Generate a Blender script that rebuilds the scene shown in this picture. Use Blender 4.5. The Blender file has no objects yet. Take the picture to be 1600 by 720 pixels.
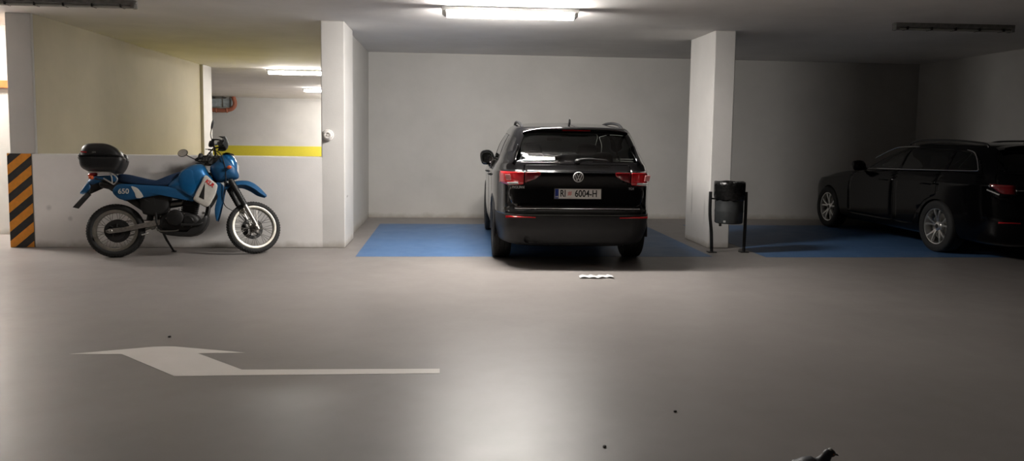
import bpy, bmesh, math, random
import numpy as np
from mathutils import Vector, Matrix, Euler
random.seed(7)
PI = math.pi
S = bpy.context.scene
C = S.collection

# ------------------------------------------------------------------ materials
def mat(name, col, rough=0.5, metal=0.0, coat=0.0, spec=0.5, noise=None, bump=None, coat_rough=0.05):
    m = bpy.data.materials.new(name); m.use_nodes = True
    nt = m.node_tree; b = nt.nodes['Principled BSDF']
    b.inputs['Base Color'].default_value = (*col, 1)
    b.inputs['Roughness'].default_value = rough
    b.inputs['Metallic'].default_value = metal
    b.inputs['Coat Weight'].default_value = coat
    b.inputs['Coat Roughness'].default_value = coat_rough
    b.inputs['Specular IOR Level'].default_value = spec
    tc = nt.nodes.new('ShaderNodeTexCoord')
    n = nt.nodes.new('ShaderNodeTexNoise')
    sc, amt = noise if noise else (30.0, 0.06)
    n.inputs['Scale'].default_value = sc; n.inputs['Detail'].default_value = 4
    nt.links.new(tc.outputs['Object'], n.inputs['Vector'])
    mr = nt.nodes.new('ShaderNodeMapRange')
    mr.inputs['From Min'].default_value = 0.3; mr.inputs['From Max'].default_value = 0.7
    mr.inputs['To Min'].default_value = 1 - amt; mr.inputs['To Max'].default_value = 1 + amt
    nt.links.new(n.outputs['Fac'], mr.inputs['Value'])
    mx = nt.nodes.new('ShaderNodeVectorMath'); mx.operation = 'SCALE'
    mx.inputs[0].default_value = col
    nt.links.new(mr.outputs['Result'], mx.inputs['Scale'])
    nt.links.new(mx.outputs['Vector'], b.inputs['Base Color'])
    if bump:
        n2 = nt.nodes.new('ShaderNodeTexNoise'); n2.inputs['Scale'].default_value = bump[0]; n2.inputs['Detail'].default_value = 6
        nt.links.new(tc.outputs['Object'], n2.inputs['Vector'])
        bp = nt.nodes.new('ShaderNodeBump'); bp.inputs['Strength'].default_value = bump[1]; bp.inputs['Distance'].default_value = bump[2] if len(bump) > 2 else 0.01
        nt.links.new(n2.outputs['Fac'], bp.inputs['Height']); nt.links.new(bp.outputs['Normal'], b.inputs['Normal'])
    return m

def emit(name, col, strength):
    m = bpy.data.materials.new(name); m.use_nodes = True
    b = m.node_tree.nodes['Principled BSDF']
    b.inputs['Base Color'].default_value = (.8, .8, .8, 1)
    b.inputs['Emission Color'].default_value = (*col, 1); b.inputs['Emission Strength'].default_value = strength
    return m

def glass(name, tint, rough=0.0, refl=1.0):
    m = bpy.data.materials.new(name); m.use_nodes = True
    nt = m.node_tree; nt.nodes.clear()
    o = nt.nodes.new('ShaderNodeOutputMaterial')
    t = nt.nodes.new('ShaderNodeBsdfTransparent'); t.inputs['Color'].default_value = (*tint, 1)
    g = nt.nodes.new('ShaderNodeBsdfGlossy'); g.inputs['Roughness'].default_value = rough
    g.inputs['Color'].default_value = (refl, refl, refl, 1)
    f = nt.nodes.new('ShaderNodeFresnel'); f.inputs['IOR'].default_value = 1.5
    mx = nt.nodes.new('ShaderNodeMixShader')
    nt.links.new(f.outputs[0], mx.inputs[0]); nt.links.new(t.outputs[0], mx.inputs[1]); nt.links.new(g.outputs[0], mx.inputs[2])
    nt.links.new(mx.outputs[0], o.inputs['Surface'])
    return m

def wall_mat(name, col, dirt=0.5, extra=None):
    """painted plaster: slight mottling, a dirty foot, optional soot smudges ((x,y,z), (sx,sy,sz), strength)"""
    m = bpy.data.materials.new(name); m.use_nodes = True
    nt = m.node_tree; N = nt.nodes.new; L = nt.links.new; b = nt.nodes['Principled BSDF']
    b.inputs['Roughness'].default_value = 0.75; b.inputs['Specular IOR Level'].default_value = 0.25
    g = N('ShaderNodeNewGeometry')
    n1 = N('ShaderNodeTexNoise'); n1.inputs['Scale'].default_value = 1.3; n1.inputs['Detail'].default_value = 8; n1.inputs['Roughness'].default_value = .6
    L(g.outputs['Position'], n1.inputs['Vector'])
    r1 = N('ShaderNodeMapRange'); r1.inputs['From Min'].default_value = .35; r1.inputs['From Max'].default_value = .75
    r1.inputs['To Min'].default_value = 1.0; r1.inputs['To Max'].default_value = .88
    L(n1.outputs['Fac'], r1.inputs['Value'])
    sx = N('ShaderNodeSeparateXYZ'); L(g.outputs['Position'], sx.inputs[0])
    # foot of the wall: irregular splash dirt
    n2 = N('ShaderNodeTexNoise'); n2.inputs['Scale'].default_value = 7; n2.inputs['Detail'].default_value = 8
    L(g.outputs['Position'], n2.inputs['Vector'])
    ma = N('ShaderNodeMath'); ma.operation = 'MULTIPLY_ADD'; L(n2.outputs['Fac'], ma.inputs[0]); ma.inputs[1].default_value = -.12; L(sx.outputs['Z'], ma.inputs[2])
    r2 = N('ShaderNodeMapRange'); r2.inputs['From Min'].default_value = -.05; r2.inputs['From Max'].default_value = .03
    r2.inputs['To Min'].default_value = dirt; r2.inputs['To Max'].default_value = 0
    L(ma.outputs[0], r2.inputs['Value'])
    sc = N('ShaderNodeVectorMath'); sc.operation = 'SCALE'; sc.inputs[0].default_value = col; L(r1.outputs['Result'], sc.inputs['Scale'])
    mx = N('ShaderNodeMix'); mx.data_type = 'RGBA'; L(r2.outputs['Result'], mx.inputs['Factor']); L(sc.outputs['Vector'], mx.inputs['A'])
    mx.inputs['B'].default_value = (.22, .18, .13, 1)
    last = mx.outputs['Result']
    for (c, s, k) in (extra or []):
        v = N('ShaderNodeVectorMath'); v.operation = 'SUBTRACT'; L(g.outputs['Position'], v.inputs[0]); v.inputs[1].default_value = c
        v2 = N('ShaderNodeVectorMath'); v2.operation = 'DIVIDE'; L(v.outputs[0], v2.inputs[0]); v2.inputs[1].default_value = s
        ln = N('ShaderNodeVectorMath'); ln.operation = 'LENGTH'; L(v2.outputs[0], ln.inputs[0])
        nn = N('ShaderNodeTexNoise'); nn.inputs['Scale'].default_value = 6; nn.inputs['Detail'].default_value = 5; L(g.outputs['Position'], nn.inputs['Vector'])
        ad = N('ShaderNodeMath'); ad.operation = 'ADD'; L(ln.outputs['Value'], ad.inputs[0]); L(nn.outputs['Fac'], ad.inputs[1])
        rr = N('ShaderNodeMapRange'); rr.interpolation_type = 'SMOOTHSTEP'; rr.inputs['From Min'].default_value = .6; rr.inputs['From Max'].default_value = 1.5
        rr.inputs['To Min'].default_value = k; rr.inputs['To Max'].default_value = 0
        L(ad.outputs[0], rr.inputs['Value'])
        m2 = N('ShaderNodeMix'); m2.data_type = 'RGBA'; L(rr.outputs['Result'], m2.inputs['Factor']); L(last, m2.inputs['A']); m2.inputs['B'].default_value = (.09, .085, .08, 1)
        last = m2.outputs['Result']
    L(last, b.inputs['Base Color'])
    n3 = N('ShaderNodeTexNoise'); n3.inputs['Scale'].default_value = 60; n3.inputs['Detail'].default_value = 4; L(g.outputs['Position'], n3.inputs['Vector'])
    bp = N('ShaderNodeBump'); bp.inputs['Strength'].default_value = .25; bp.inputs['Distance'].default_value = .004
    L(n3.outputs['Fac'], bp.inputs['Height']); L(bp.outputs['Normal'], b.inputs['Normal'])
    return m

def floor_mat(name, col, r0=.36, r1=.44, vary=.09, bump=.03):
    m = bpy.data.materials.new(name); m.use_nodes = True
    nt = m.node_tree; N = nt.nodes.new; L = nt.links.new; b = nt.nodes['Principled BSDF']
    g = N('ShaderNodeNewGeometry')
    n1 = N('ShaderNodeTexNoise'); n1.inputs['Scale'].default_value = .9; n1.inputs['Detail'].default_value = 9; n1.inputs['Roughness'].default_value = .62
    L(g.outputs['Position'], n1.inputs['Vector'])
    a = N('ShaderNodeMapRange'); a.inputs['From Min'].default_value = .3; a.inputs['From Max'].default_value = .7
    a.inputs['To Min'].default_value = 1 - vary; a.inputs['To Max'].default_value = 1 + vary; L(n1.outputs['Fac'], a.inputs['Value'])
    sc = N('ShaderNodeVectorMath'); sc.operation = 'SCALE'; sc.inputs[0].default_value = col; L(a.outputs['Result'], sc.inputs['Scale'])
    L(sc.outputs['Vector'], b.inputs['Base Color'])
    n2 = N('ShaderNodeTexNoise'); n2.inputs['Scale'].default_value = 3.5; n2.inputs['Detail'].default_value = 10; n2.inputs['Roughness'].default_value = .7
    L(g.outputs['Position'], n2.inputs['Vector'])
    r = N('ShaderNodeMapRange'); r.inputs['From Min'].default_value = .25; r.inputs['From Max'].default_value = .75
    r.inputs['To Min'].default_value = r0; r.inputs['To Max'].default_value = r1; L(n2.outputs['Fac'], r.inputs['Value'])
    L(r.outputs['Result'], b.inputs['Roughness'])
    b.inputs['Specular IOR Level'].default_value = .2
    n3 = N('ShaderNodeTexNoise'); n3.inputs['Scale'].default_value = 14; n3.inputs['Detail'].default_value = 8; L(g.outputs['Position'], n3.inputs['Vector'])
    bp = N('ShaderNodeBump'); bp.inputs['Strength'].default_value = bump; bp.inputs['Distance'].default_value = .01
    L(n3.outputs['Fac'], bp.inputs['Height']); L(bp.outputs['Normal'], b.inputs['Normal'])
    return m

# wall colours
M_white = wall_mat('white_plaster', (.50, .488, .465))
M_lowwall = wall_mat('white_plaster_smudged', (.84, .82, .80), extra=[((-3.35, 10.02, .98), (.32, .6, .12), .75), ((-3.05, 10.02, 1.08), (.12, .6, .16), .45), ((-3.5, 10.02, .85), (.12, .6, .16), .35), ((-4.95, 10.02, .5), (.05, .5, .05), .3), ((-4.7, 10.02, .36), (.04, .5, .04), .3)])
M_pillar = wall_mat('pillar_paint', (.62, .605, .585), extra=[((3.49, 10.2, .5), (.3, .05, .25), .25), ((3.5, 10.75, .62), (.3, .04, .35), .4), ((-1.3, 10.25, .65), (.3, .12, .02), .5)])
M_dark_wall = wall_mat('dark_concrete', (.10, .098, .095))
M_beige = wall_mat('cream_paint', (.47, .42, .30))
M_ceil = wall_mat('ceiling_paint', (.82, .80, .78), dirt=0)
M_ceil_far = wall_mat('ceiling_cream_paint', (.60, .53, .36), dirt=0)
M_floor = floor_mat('floor_epoxy', (.20, .184, .174))
M_blue = floor_mat('blue_bay_paint', (.06, .125, .25), .38, .5)
M_paint = floor_mat('white_marking_paint', (.54, .51, .475), .4, .55, vary=.08)
M_yellow = mat('yellow_band_paint', (.50, .43, .03), .6)
M_orange = mat('orange_paint', (.85, .16, .03), .5)
M_lamp = emit('lit_diffuser', (1, .95, .895), 82)
M_lamp_old = emit('lit_diffuser_aged', (1, .955, .90), 12)
M_lamp_far = emit('lit_diffuser_far', (1, .955, .90), 32)
M_housing = mat('lamp_housing_plastic', (.55, .55, .54), .4)
M_housing_old = mat('dusty_lamp_housing', (.20, .20, .19), .5, noise=(18, .25))
M_tube_off = mat('unlit_tube_glass', (.40, .40, .37), .2, noise=(12, .1))
M_terracotta = mat('terracotta_pipe', (.30, .10, .055), .6)
M_duct = mat('duct_sheet', (.38, .44, .46), .5, noise=(9, .2))
# vehicles
M_black = mat('black_lacquer', (.003, .003, .0035), .09, spec=.5, coat=.45, coat_rough=.05)
M_black2 = mat('black_metallic_lacquer', (.0015, .0015, .002), .12, spec=.22)
M_plastic = mat('grey_black_plastic', (.011, .011, .012), .5, spec=.35)
M_plastic_d = mat('dark_plastic', (.008, .008, .008), .55)
M_rubber = mat('tyre_rubber', (.012, .012, .012), .75, noise=(60, .2))
M_chrome = mat('chrome', (.75, .75, .76), .12, 1.0)
M_badge = mat('badge_silver', (.58, .58, .58), .3, .2)
M_alloy = mat('alloy_silver', (.80, .79, .77), .3, 1.0)
M_brush = mat('aged_aluminium', (.42, .40, .37), .42, 1.0, noise=(40, .2))
M_rim_gold = mat('rim_aluminium', (.42, .40, .35), .38, .9, noise=(40, .12))
M_steel = mat('dull_steel', (.25, .24, .22), .4, 1.0)
M_red = mat('red_lens', (.55, .012, .018), .12, coat=1.0)
M_red_d = mat('dark_red_lens', (.16, .005, .008), .12, coat=1.0)
M_pale_red = mat('pale_red_lens', (.75, .30, .30), .15, coat=1.0)
M_clear = mat('clear_lens', (.6, .6, .6), .15, coat=1.0)
M_amber = mat('amber_lens', (.75, .12, .03), .2, coat=.8)
M_glass = glass('tinted_window', (.80, .90, .86))
M_glass_d = glass('privacy_window', (.10, .12, .12))
M_seat = mat('seat_fabric', (.012, .012, .013), .8)
M_mblue = mat('blue_metallic_paint', (.006, .13, .34), .30, .35, coat=.8, coat_rough=.08)
M_mblue_m = mat('blue_plastic_panel', (.008, .085, .21), .45, .1)
M_mseat = mat('dark_blue_vinyl', (.008, .032, .085), .55)
M_mwhite = mat('white_panel', (.62, .60, .55), .4)
M_redtxt = mat('red_lettering', (.65, .03, .03), .5)
M_engine = mat('engine_black', (.009, .0085, .0085), .5, spec=.35, noise=(30, .3))
M_frame = mat('frame_black', (.012, .012, .012), .4)
M_case = mat('topcase_black', (.012, .012, .013), .42, noise=(25, .2), bump=(120, .15, .002))
M_mirror = mat('mirror_glass', (.65, .66, .62), .05, 1.0)
M_plate = mat('plate_white', (.72, .70, .66), .4)
M_plate_b = mat('plate_blue', (.01, .03, .22), .4)
M_ink = mat('black_ink', (.01, .01, .01), .5)
M_bag = mat('black_bin_bag', (.006, .006, .006), .22, bump=(22, .5, .02))
M_bin = mat('bin_grey_metal', (.035, .038, .040), .45, noise=(14, .2))
M_post = mat('bin_post_paint', (.010, .010, .011), .4)
M_sticker = mat('sticker_pale', (.35, .35, .33), .5)
M_alarm = mat('sounder_plastic', (.72, .69, .66), .4)
M_glint = mat('floor_glint_white', (.92, .92, .90), .25, coat=.8)  # white for the strip that stands in for floor glare
M_grit = mat('dark_grit', (.03, .025, .02), .8)
M_hdark = mat('hazard_black', (.018, .017, .017), .6, noise=(20, .3))
M_horange = mat('hazard_orange', (.62, .23, .015), .6, noise=(20, .1))
M_feather = mat('slate_feathers', (.020, .022, .030), .55, noise=(60, .5))
M_feather_n = mat('neck_sheen_feathers', (.05, .025, .06), .3, .4, noise=(70, .5))
M_pale = mat('pale_feathers_and_highlight', (.40, .40, .38), .6)  # pale feathers, cere, and the painted highlight on the crown
M_beak = mat('beak_horn', (.03, .028, .026), .4)
M_leg = mat('pigeon_leg_skin', (.35, .06, .05), .6)
M_eye = mat('pigeon_eye', (.45, .12, .02), .15, coat=1)

# ------------------------------------------------------------------ object helpers
def tag(o, label=None, cat=None, group=None, kind=None):
    if label: o['label'] = label
    if cat: o['category'] = cat
    if group: o['group'] = group
    if kind: o['kind'] = kind
    return o

def thing(name, label, cat, loc=(0, 0, 0), rotz=0, group=None):
    o = bpy.data.objects.new(name, None); C.objects.link(o)
    o.empty_display_size = .2
    o.location = loc; o.rotation_euler = (0, 0, rotz)
    return tag(o, label, cat, group)

def obj(name, bm, m, parent=None, smooth=True, angle=35, bevel=0, label=None):
    me = bpy.data.meshes.new(name)
    bmesh.ops.recalc_face_normals(bm, faces=bm.faces[:])
    bm.to_mesh(me); bm.free()
    for mm in (m if isinstance(m, (list, tuple)) else [m]): me.materials.append(mm)
    if smooth:
        me.polygons.foreach_set('use_smooth', [True] * len(me.polygons))
        if angle: me.set_sharp_from_angle(angle=math.radians(angle))
    o = bpy.data.objects.new(name, me); C.objects.link(o)
    if parent is not None: o.parent = parent
    if bevel:
        b = o.modifiers.new('bevel', 'BEVEL'); b.width = bevel; b.segments = 2; b.limit_method = 'ANGLE'; b.angle_limit = math.radians(40)
    if label: o['label'] = label
    return o

def struct(name, bm, m, parent=None, **k):
    o = obj(name, bm, m, parent, **k)
    if parent is None: o['kind'] = 'structure'
    return o

def box(x0, x1, y0, y1, z0, z1, bm=None):
    bm = bm or bmesh.new()
    v = [bm.verts.new((x, y, z)) for x in (x0, x1) for y in (y0, y1) for z in (z0, z1)]
    for f in ((0, 1, 3, 2), (4, 6, 7, 5), (0, 4, 5, 1), (2, 3, 7, 6), (0, 2, 6, 4), (1, 5, 7, 3)): bm.faces.new([v[i] for i in f])
    return bm

def prism(poly, z0, z1, bm=None, fn=None):
    """extrude a polygon of (a,b) from z0 to z1; fn maps (a,b,c) to xyz"""
    bm = bm or bmesh.new(); fn = fn or (lambda a, b, c: (a, b, c))
    lo = [bm.verts.new(fn(a, b, z0)) for a, b in poly]; hi = [bm.verts.new(fn(a, b, z1)) for a, b in poly]
    n = len(poly)
    bm.faces.new(lo[::-1]); bm.faces.new(hi)
    for i in range(n): bm.faces.new((lo[i], lo[(i + 1) % n], hi[(i + 1) % n], hi[i]))
    return bm

def grid(rows, bm=None, closed=True, cap0=False, cap1=False):
    """rows of points -> quads; closed wraps along each row"""
    bm = bm or bmesh.new()
    R = [[bm.verts.new(p) for p in r] for r in rows]
    n = len(R[0])
    for a, b in zip(R[:-1], R[1:]):
        for i in range(n if closed else n - 1):
            j = (i + 1) % n
            try: bm.faces.new((a[i], a[j], b[j], b[i]))
            except ValueError: pass
    if cap0: bm.faces.new(R[0][::-1])
    if cap1: bm.faces.new(R[-1])
    return bm

def cat(pts, sub=6, closed=False):
    """Catmull-Rom through points"""
    P = [Vector(p) for p in pts]; n = len(P); out = []
    rng = range(n if closed else n - 1)
    for i in rng:
        p0 = P[i - 1] if (closed or i > 0) else P[0]; p1 = P[i]; p2 = P[(i + 1) % n]
        p3 = P[(i + 2) % n] if (closed or i + 2 < n) else P[-1]
        for k in range(sub):
            t = k / sub
            out.append(.5 * ((2 * p1) + (-p0 + p2) * t + (2 * p0 - 5 * p1 + 4 * p2 - p3) * t * t + (-p0 + 3 * p1 - 3 * p2 + p3) * t ** 3))
    if not closed: out.append(P[-1])
    return out

def tube(pts, r, bm=None, n=10, sub=0, closed=False, flat=1.0):
    """tube along points; r number or list of radii"""
    rs = r if isinstance(r, (list, tuple)) else [r] * len(pts)
    if sub:
        rr = []
        m = len(pts)
        for i in range(m if closed else m - 1):
            for k in range(sub): rr.append(rs[i] + (rs[(i + 1) % m] - rs[i]) * k / sub)
        if not closed: rr.append(rs[-1])
        pts = cat(pts, sub, closed); rs = rr
    P = [Vector(p) for p in pts]; rows = []; up = None; m = len(P)
    for i, p in enumerate(P):
        a = P[i - 1] if (i > 0 or closed) else P[i]; b = P[(i + 1) % m] if (i + 1 < m or closed) else P[i]
        t = (b - a).normalized()
        if up is None: up = Vector((0, 0, 1)) if abs(t.z) < .9 else Vector((1, 0, 0))
        s = t.cross(up).normalized(); up = s.cross(t).normalized()
        rows.append([p + (s * math.cos(2 * PI * k / n) + up * math.sin(2 * PI * k / n) * flat) * rs[i] for k in range(n)])
    if closed: rows.append(rows[0]); 
    b = grid(rows, bm, True, not closed, not closed)
    if closed: bmesh.ops.remove_doubles(b, verts=b.verts[:], dist=1e-6)
    return b

def lathe(prof, n=40, axis='Z', c=(0, 0, 0), bm=None, closed=False, caps=True):
    """prof: (radius, along axis)"""
    rows = []
    for r, h in prof:
        row = []
        for k in range(n):
            a = 2 * PI * k / n; p = (r * math.cos(a), r * math.sin(a), h)
            if axis == 'Y': p = (p[0], p[2], p[1])
            if axis == 'X': p = (p[2], p[0], p[1])
            row.append((p[0] + c[0], p[1] + c[1], p[2] + c[2]))
        rows.append(row)
    if closed: rows.append(rows[0])
    b = grid(rows, bm, True, caps and not closed, caps and not closed)
    if closed: bmesh.ops.remove_doubles(b, verts=b.verts[:], dist=1e-6)
    return b

def ball(c, r, bm=None, seg=20, rings=12):
    bm = bm or bmesh.new(); r = r if isinstance(r, (tuple, list)) else (r, r, r)
    bmesh.ops.create_uvsphere(bm, u_segments=seg, v_segments=rings, radius=1, matrix=Matrix.Translation(c) @ Matrix.Diagonal((*r, 1)))
    return bm

def pillow(outline, half, fn=None, e=3.0, rings=9, center=None, bm=None, sm=3, base=0.0, two=True):
    """a solid whose side outline is given and whose two faces bulge to +-half"""
    fn = fn or (lambda u, w, v: (u, v, w))
    o = [(p.x, p.y) for p in cat([(a, b, 0) for a, b in outline], sm, True)] if sm else list(outline)
    cx, cy = center or (sum(p[0] for p in o) / len(o), sum(p[1] for p in o) / len(o))
    rows = []
    prof = []
    for k in range(rings + 1):
        t = k / rings * PI / 2
        s = math.cos(t) ** (2 / e); h = math.sin(t) ** (2 / e)
        prof.append((max(s, 0), h))
    prof[-1] = (0.02, 1.0)
    front = [[fn(cx + (a - cx) * s, cy + (b - cy) * s, base + half * h) for a, b in o] for s, h in prof]
    if two: back = [[fn(cx + (a - cx) * s, cy + (b - cy) * s, base - half * h) for a, b in o] for s, h in prof[1:]]
    else: back = [[fn(cx + (a - cx) * s, cy + (b - cy) * s, base) for a, b in o] for s in (.9, .02)]
    rows = back[::-1] + front
    return grid(rows, bm, True, True, True)

def text(name, s, size, m, parent, loc, rot, sx=1.0, depth=.0015, label=None, bold=0.0, align='CENTER'):
    cu = bpy.data.curves.new(name, 'FONT'); cu.body = s; cu.size = size; cu.extrude = depth; cu.align_x = align; cu.align_y = 'CENTER'
    cu.offset = bold
    t = bpy.data.objects.new(name + '_tmp', cu); C.objects.link(t)
    bpy.context.view_layer.update()
    me = bpy.data.meshes.new_from_object(t.evaluated_get(bpy.context.evaluated_depsgraph_get()))
    bpy.data.objects.remove(t); bpy.data.curves.remove(cu)
    me.name = name; me.materials.clear(); me.materials.append(m)
    M = Matrix.LocRotScale(Vector(loc), Euler(rot), Vector((sx, 1, 1)))
    me.transform(M)
    o = bpy.data.objects.new(name, me); C.objects.link(o); o.parent = parent
    if label: o['label'] = label
    return o

# ------------------------------------------------------------------ camera
cam_d = bpy.data.cameras.new('camera'); cam = bpy.data.objects.new('camera', cam_d); C.objects.link(cam)
EYE = 1.48
def set_cam(f=1202.95, pitch=.0839, yaw=.0848, roll=.0137, py=312.37):
    F = Vector((math.sin(yaw) * math.cos(pitch), math.cos(yaw) * math.cos(pitch), -math.sin(pitch)))
    R = Vector((math.cos(yaw), -math.sin(yaw), 0)); U = R.cross(F)
    R2 = R * math.cos(roll) + U * math.sin(roll); U2 = -R * math.sin(roll) + U * math.cos(roll)
    M = Matrix((R2, U2, -F)).transposed().to_4x4(); M.translation = (0, 0, EYE)
    cam.matrix_world = M
    cam_d.sensor_width = 36; cam_d.lens = f / 1600 * 36; cam_d.shift_y = (py - 360) / 1600; cam_d.clip_start = .05; cam_d.clip_end = 200
set_cam()
S.camera = cam

# ------------------------------------------------------------------ the garage
H = 2.887
FY = 10.02
BY = 13.69      # back wall of the bays
struct('floor', box(-14, 26, -16, 33.6, -.2, 0), M_floor, smooth=False)
struct('ceiling', box(-14, 26, -16, 10.9, H, H + .2), M_ceil, smooth=False)
struct('ceiling_bays', box(-1.45, 26, 10.9, 33.6, H, H + .2), M_ceil, smooth=False)
struct('ceiling_passage', box(-14, -1.45, 10.9, 33.6, H, H + .2), M_ceil, smooth=False)
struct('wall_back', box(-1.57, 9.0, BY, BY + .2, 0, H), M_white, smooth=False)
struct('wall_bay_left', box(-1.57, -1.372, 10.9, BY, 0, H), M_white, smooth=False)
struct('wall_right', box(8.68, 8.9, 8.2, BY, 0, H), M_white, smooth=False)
struct('wall_far', box(-14, 6, 33.2, 33.5, 0, H), M_white, smooth=False)
struct('wall_far_right', box(5.8, 6, BY + .2, 33.2, 0, H), M_white, smooth=False)
struct('wall_outer_left', box(-14.2, -14, -16, 33.4, 0, H), M_white, smooth=False)
struct('wall_outer_right', box(26, 26.2, -16, 14, 0, H), M_dark_wall, smooth=False)
struct('wall_behind', box(-14, 26, -16.2, -16, 0, H), M_dark_wall, smooth=False)
# low wall with pillar at each end
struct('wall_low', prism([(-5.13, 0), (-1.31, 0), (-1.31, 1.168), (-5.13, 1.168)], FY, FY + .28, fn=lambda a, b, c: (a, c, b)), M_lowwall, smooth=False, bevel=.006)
struct('pillar_left_of_bay', box(-1.60, -1.305, FY - .001, 10.9, 0, H), M_pillar, smooth=False, bevel=.012)
struct('pillar_at_passage', box(-5.385, -5.085, FY + .001, 10.08, 1.17, H), M_white, smooth=False, bevel=.008)
struct('wall_low_end', box(-5.42, -5.13, FY, FY + .28, 0, 1.177), M_white, smooth=False)
struct('wall_passage_left', prism([(-5.087, 10.082), (-5.25, 17.05), (-5.45, 17.05), (-5.38, 10.082)], 0, H), M_beige, smooth=False)
struct('pillar_far', box(-5.45, -5.19, 17.05, 17.65, 0, H), M_pillar, smooth=False, bevel=.01)
struct('pillar_right', box(3.502, 3.786, 10.002, 11.02, 0, H), M_pillar, smooth=False, bevel=.012)
flat_y = struct('floor_passage_bounce', box(-5.1, -1.7, 12.8, 17.0, .0003, .003), M_yellow, smooth=False)  # unseen yellow sheet added to bounce warm light onto ceiling and wall
# bright side room beyond the left opening
struct('wall_side_room', box(-14, -5.33, 11.25, 11.45, 0, H), M_white, smooth=False)
o = struct('trim_1', prism([(-14, 2.10), (-5.45, 2.03), (-5.45, 2.13), (-14, 2.20)], 11.21, 11.249, fn=lambda a, b, c: (a, c, b)), M_orange, smooth=False)
o = struct('trim_2', box(-13.9, 5.7, 33.17, 33.199, .30, .89), M_yellow, smooth=False)

# hazard stripes painted on the end of the low wall
def stripes():
    x0, x1, z0, z1 = -5.42, -5.135, .004, 1.172
    bm = bmesh.new(); w = x1 - x0; per = .237; slope = .245
    # background plate then diagonal orange bands clipped to it
    box(x0, x1, FY - .006, FY - .0005, z0, z1, bm)
    a = obj('hazard_marking', bm, M_hdark, smooth=False)
    tag(a, 'black and orange diagonal hazard stripes on the left end of the low wall', 'hazard marking')
    k = -1
    b = bmesh.new()
    for k in range(-1, 6):
        zb = z0 - .05 + k * per
        poly = [(x0, zb), (x1, zb + slope), (x1, zb + slope + per * .52), (x0, zb + per * .52)]
        # clip in z
        def clip(P, zc, keep_above):
            out = []
            for i in range(len(P)):
                p, q = P[i], P[(i + 1) % len(P)]
                ip = (p[1] >= zc) == keep_above; iq = (q[1] >= zc) == keep_above
                if ip: out.append(p)
                if ip != iq:
                    t = (zc - p[1]) / (q[1] - p[1]); out.append((p[0] + t * (q[0] - p[0]), zc))
            return out
        poly = clip(poly, z0, True)
        if len(poly) > 2: poly = clip(poly, z1, False)
        if len(poly) > 2: prism(poly, FY - .0075, FY - .0062, b, fn=lambda p, q, c: (p, c, q))
    obj('stripe', b, M_horange, a, smooth=False, label='orange diagonal bands')
stripes()

# floor markings
def flat(name, poly, m, label, catg, z=.0012):
    o = obj(name, prism(poly, .0003, z), m, smooth=False); tag(o, label, catg); return o
flat('painted_parking_bay', [(-1.091, 9.295), (3.312, 9.295), (3.312, 12.72), (-1.091, 12.72)], M_blue, 'bright blue painted floor of the bay under the dark SUV', 'floor marking')
flat('painted_parking_bay', [(3.99, 9.25), (8.3, 9.25), (8.3, 12.72), (3.99, 12.72)], M_blue, 'shadowed blue painted floor of the bay under the black estate car', 'floor marking')
flat('painted_arrow', [(-2.48, 5.206), (-2.141, 5.196), (-1.637, 4.706), (-1.23, 4.706), (-.037, 4.695), (-.038, 4.79), (-1.266, 4.819), (-1.65, 5.194), (-1.343, 5.198), (-1.86, 5.368), (-1.93, 5.372), (-2.0, 5.365)], M_paint, 'white painted direction arrow on the grey floor', 'floor marking', z=.0012)

# ------------------------------------------------------------------ ceiling lights
def rounded_bar(L, w, h, r, n=6, end=.02):
    """long bar hanging down from z=0 to -h: rounded lower edges and tapered ends"""
    sec = [(-w / 2, 0)]
    for k in range(n + 1):
        a = PI + (PI / 2) * k / n; sec.append((-w / 2 + r + r * math.cos(a), -h + r + r * math.sin(a)))
    for k in range(n + 1):
        a = 1.5 * PI + (PI / 2) * k / n; sec.append((w / 2 - r + r * math.cos(a), -h + r + r * math.sin(a)))
    sec.append((w / 2, 0))
    rows = []
    for x, s in ((-L / 2, .55), (-L / 2 + end * .4, .85), (-L / 2 + end, 1), (0, 1), (L / 2 - end, 1), (L / 2 - end * .4, .85), (L / 2, .55)):
        rows.append([(x, y * s, z * s) for y, z in sec])
    return grid(rows, None, True, True, True)

def lit_lamp(x, y, rz, L, label, group=None, m=None):
    t = thing('ceiling_light', label, 'ceiling light', (x, y, H), rz, group)
    obj('housing', box(-L / 2 + .005, L / 2 - .005, -.082, .082, -.048, -.0005), M_housing, t, bevel=.006)
    d = obj('diffuser', rounded_bar(L - .02, .135, .066, .04, end=.05), [m or M_lamp, M_housing], t)
    for pl in d.data.polygons:
        if abs(pl.center.x) > L / 2 - .055: pl.material_index = 1
    d.location = (0, 0, -.048); d['label'] = 'glowing white diffuser'
    for s in (-1, 1): obj('end_clip', box(s * (L / 2 - .012) - .008, s * (L / 2 - .012) + .008, -.078, .078, -.052, -.004), M_housing, t, bevel=.004)
    return t
lit_lamp(.69, 8.68, math.radians(-1.2), 1.53, 'lit white tube light on the ceiling above the dark SUV')
lit_lamp(-3.30, 17.9, math.radians(-1.2), 1.53, 'lit tube light seen through the opening above the motorcycle, the nearer and larger of two', m=M_lamp_far)
lit_lamp(-3.85, 25.3, math.radians(-1.2), 1.53, 'lit tube light seen through the opening above the motorcycle, the farther and smaller of two', m=M_lamp_far)
lit_lamp(-.3, 22.5, 0, 1.53, 'added unseen tube light brightening the far hall, behind the bay wall')  # this and the next two: out of view, added to brighten the far hall
lit_lamp(-2.9, 28.0, 0, 1.53, 'added unseen tube light brightening the far wall, behind the bay wall')
lit_lamp(-3.85, 30.6, 0, 1.53, 'added unseen tube light beside the far wall with the yellow band')
lit_lamp(-7.4, 8.8, 0, 1.53, 'lit tube light in the row with the one above the dark SUV, leftmost', m=M_lamp_old)
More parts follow.
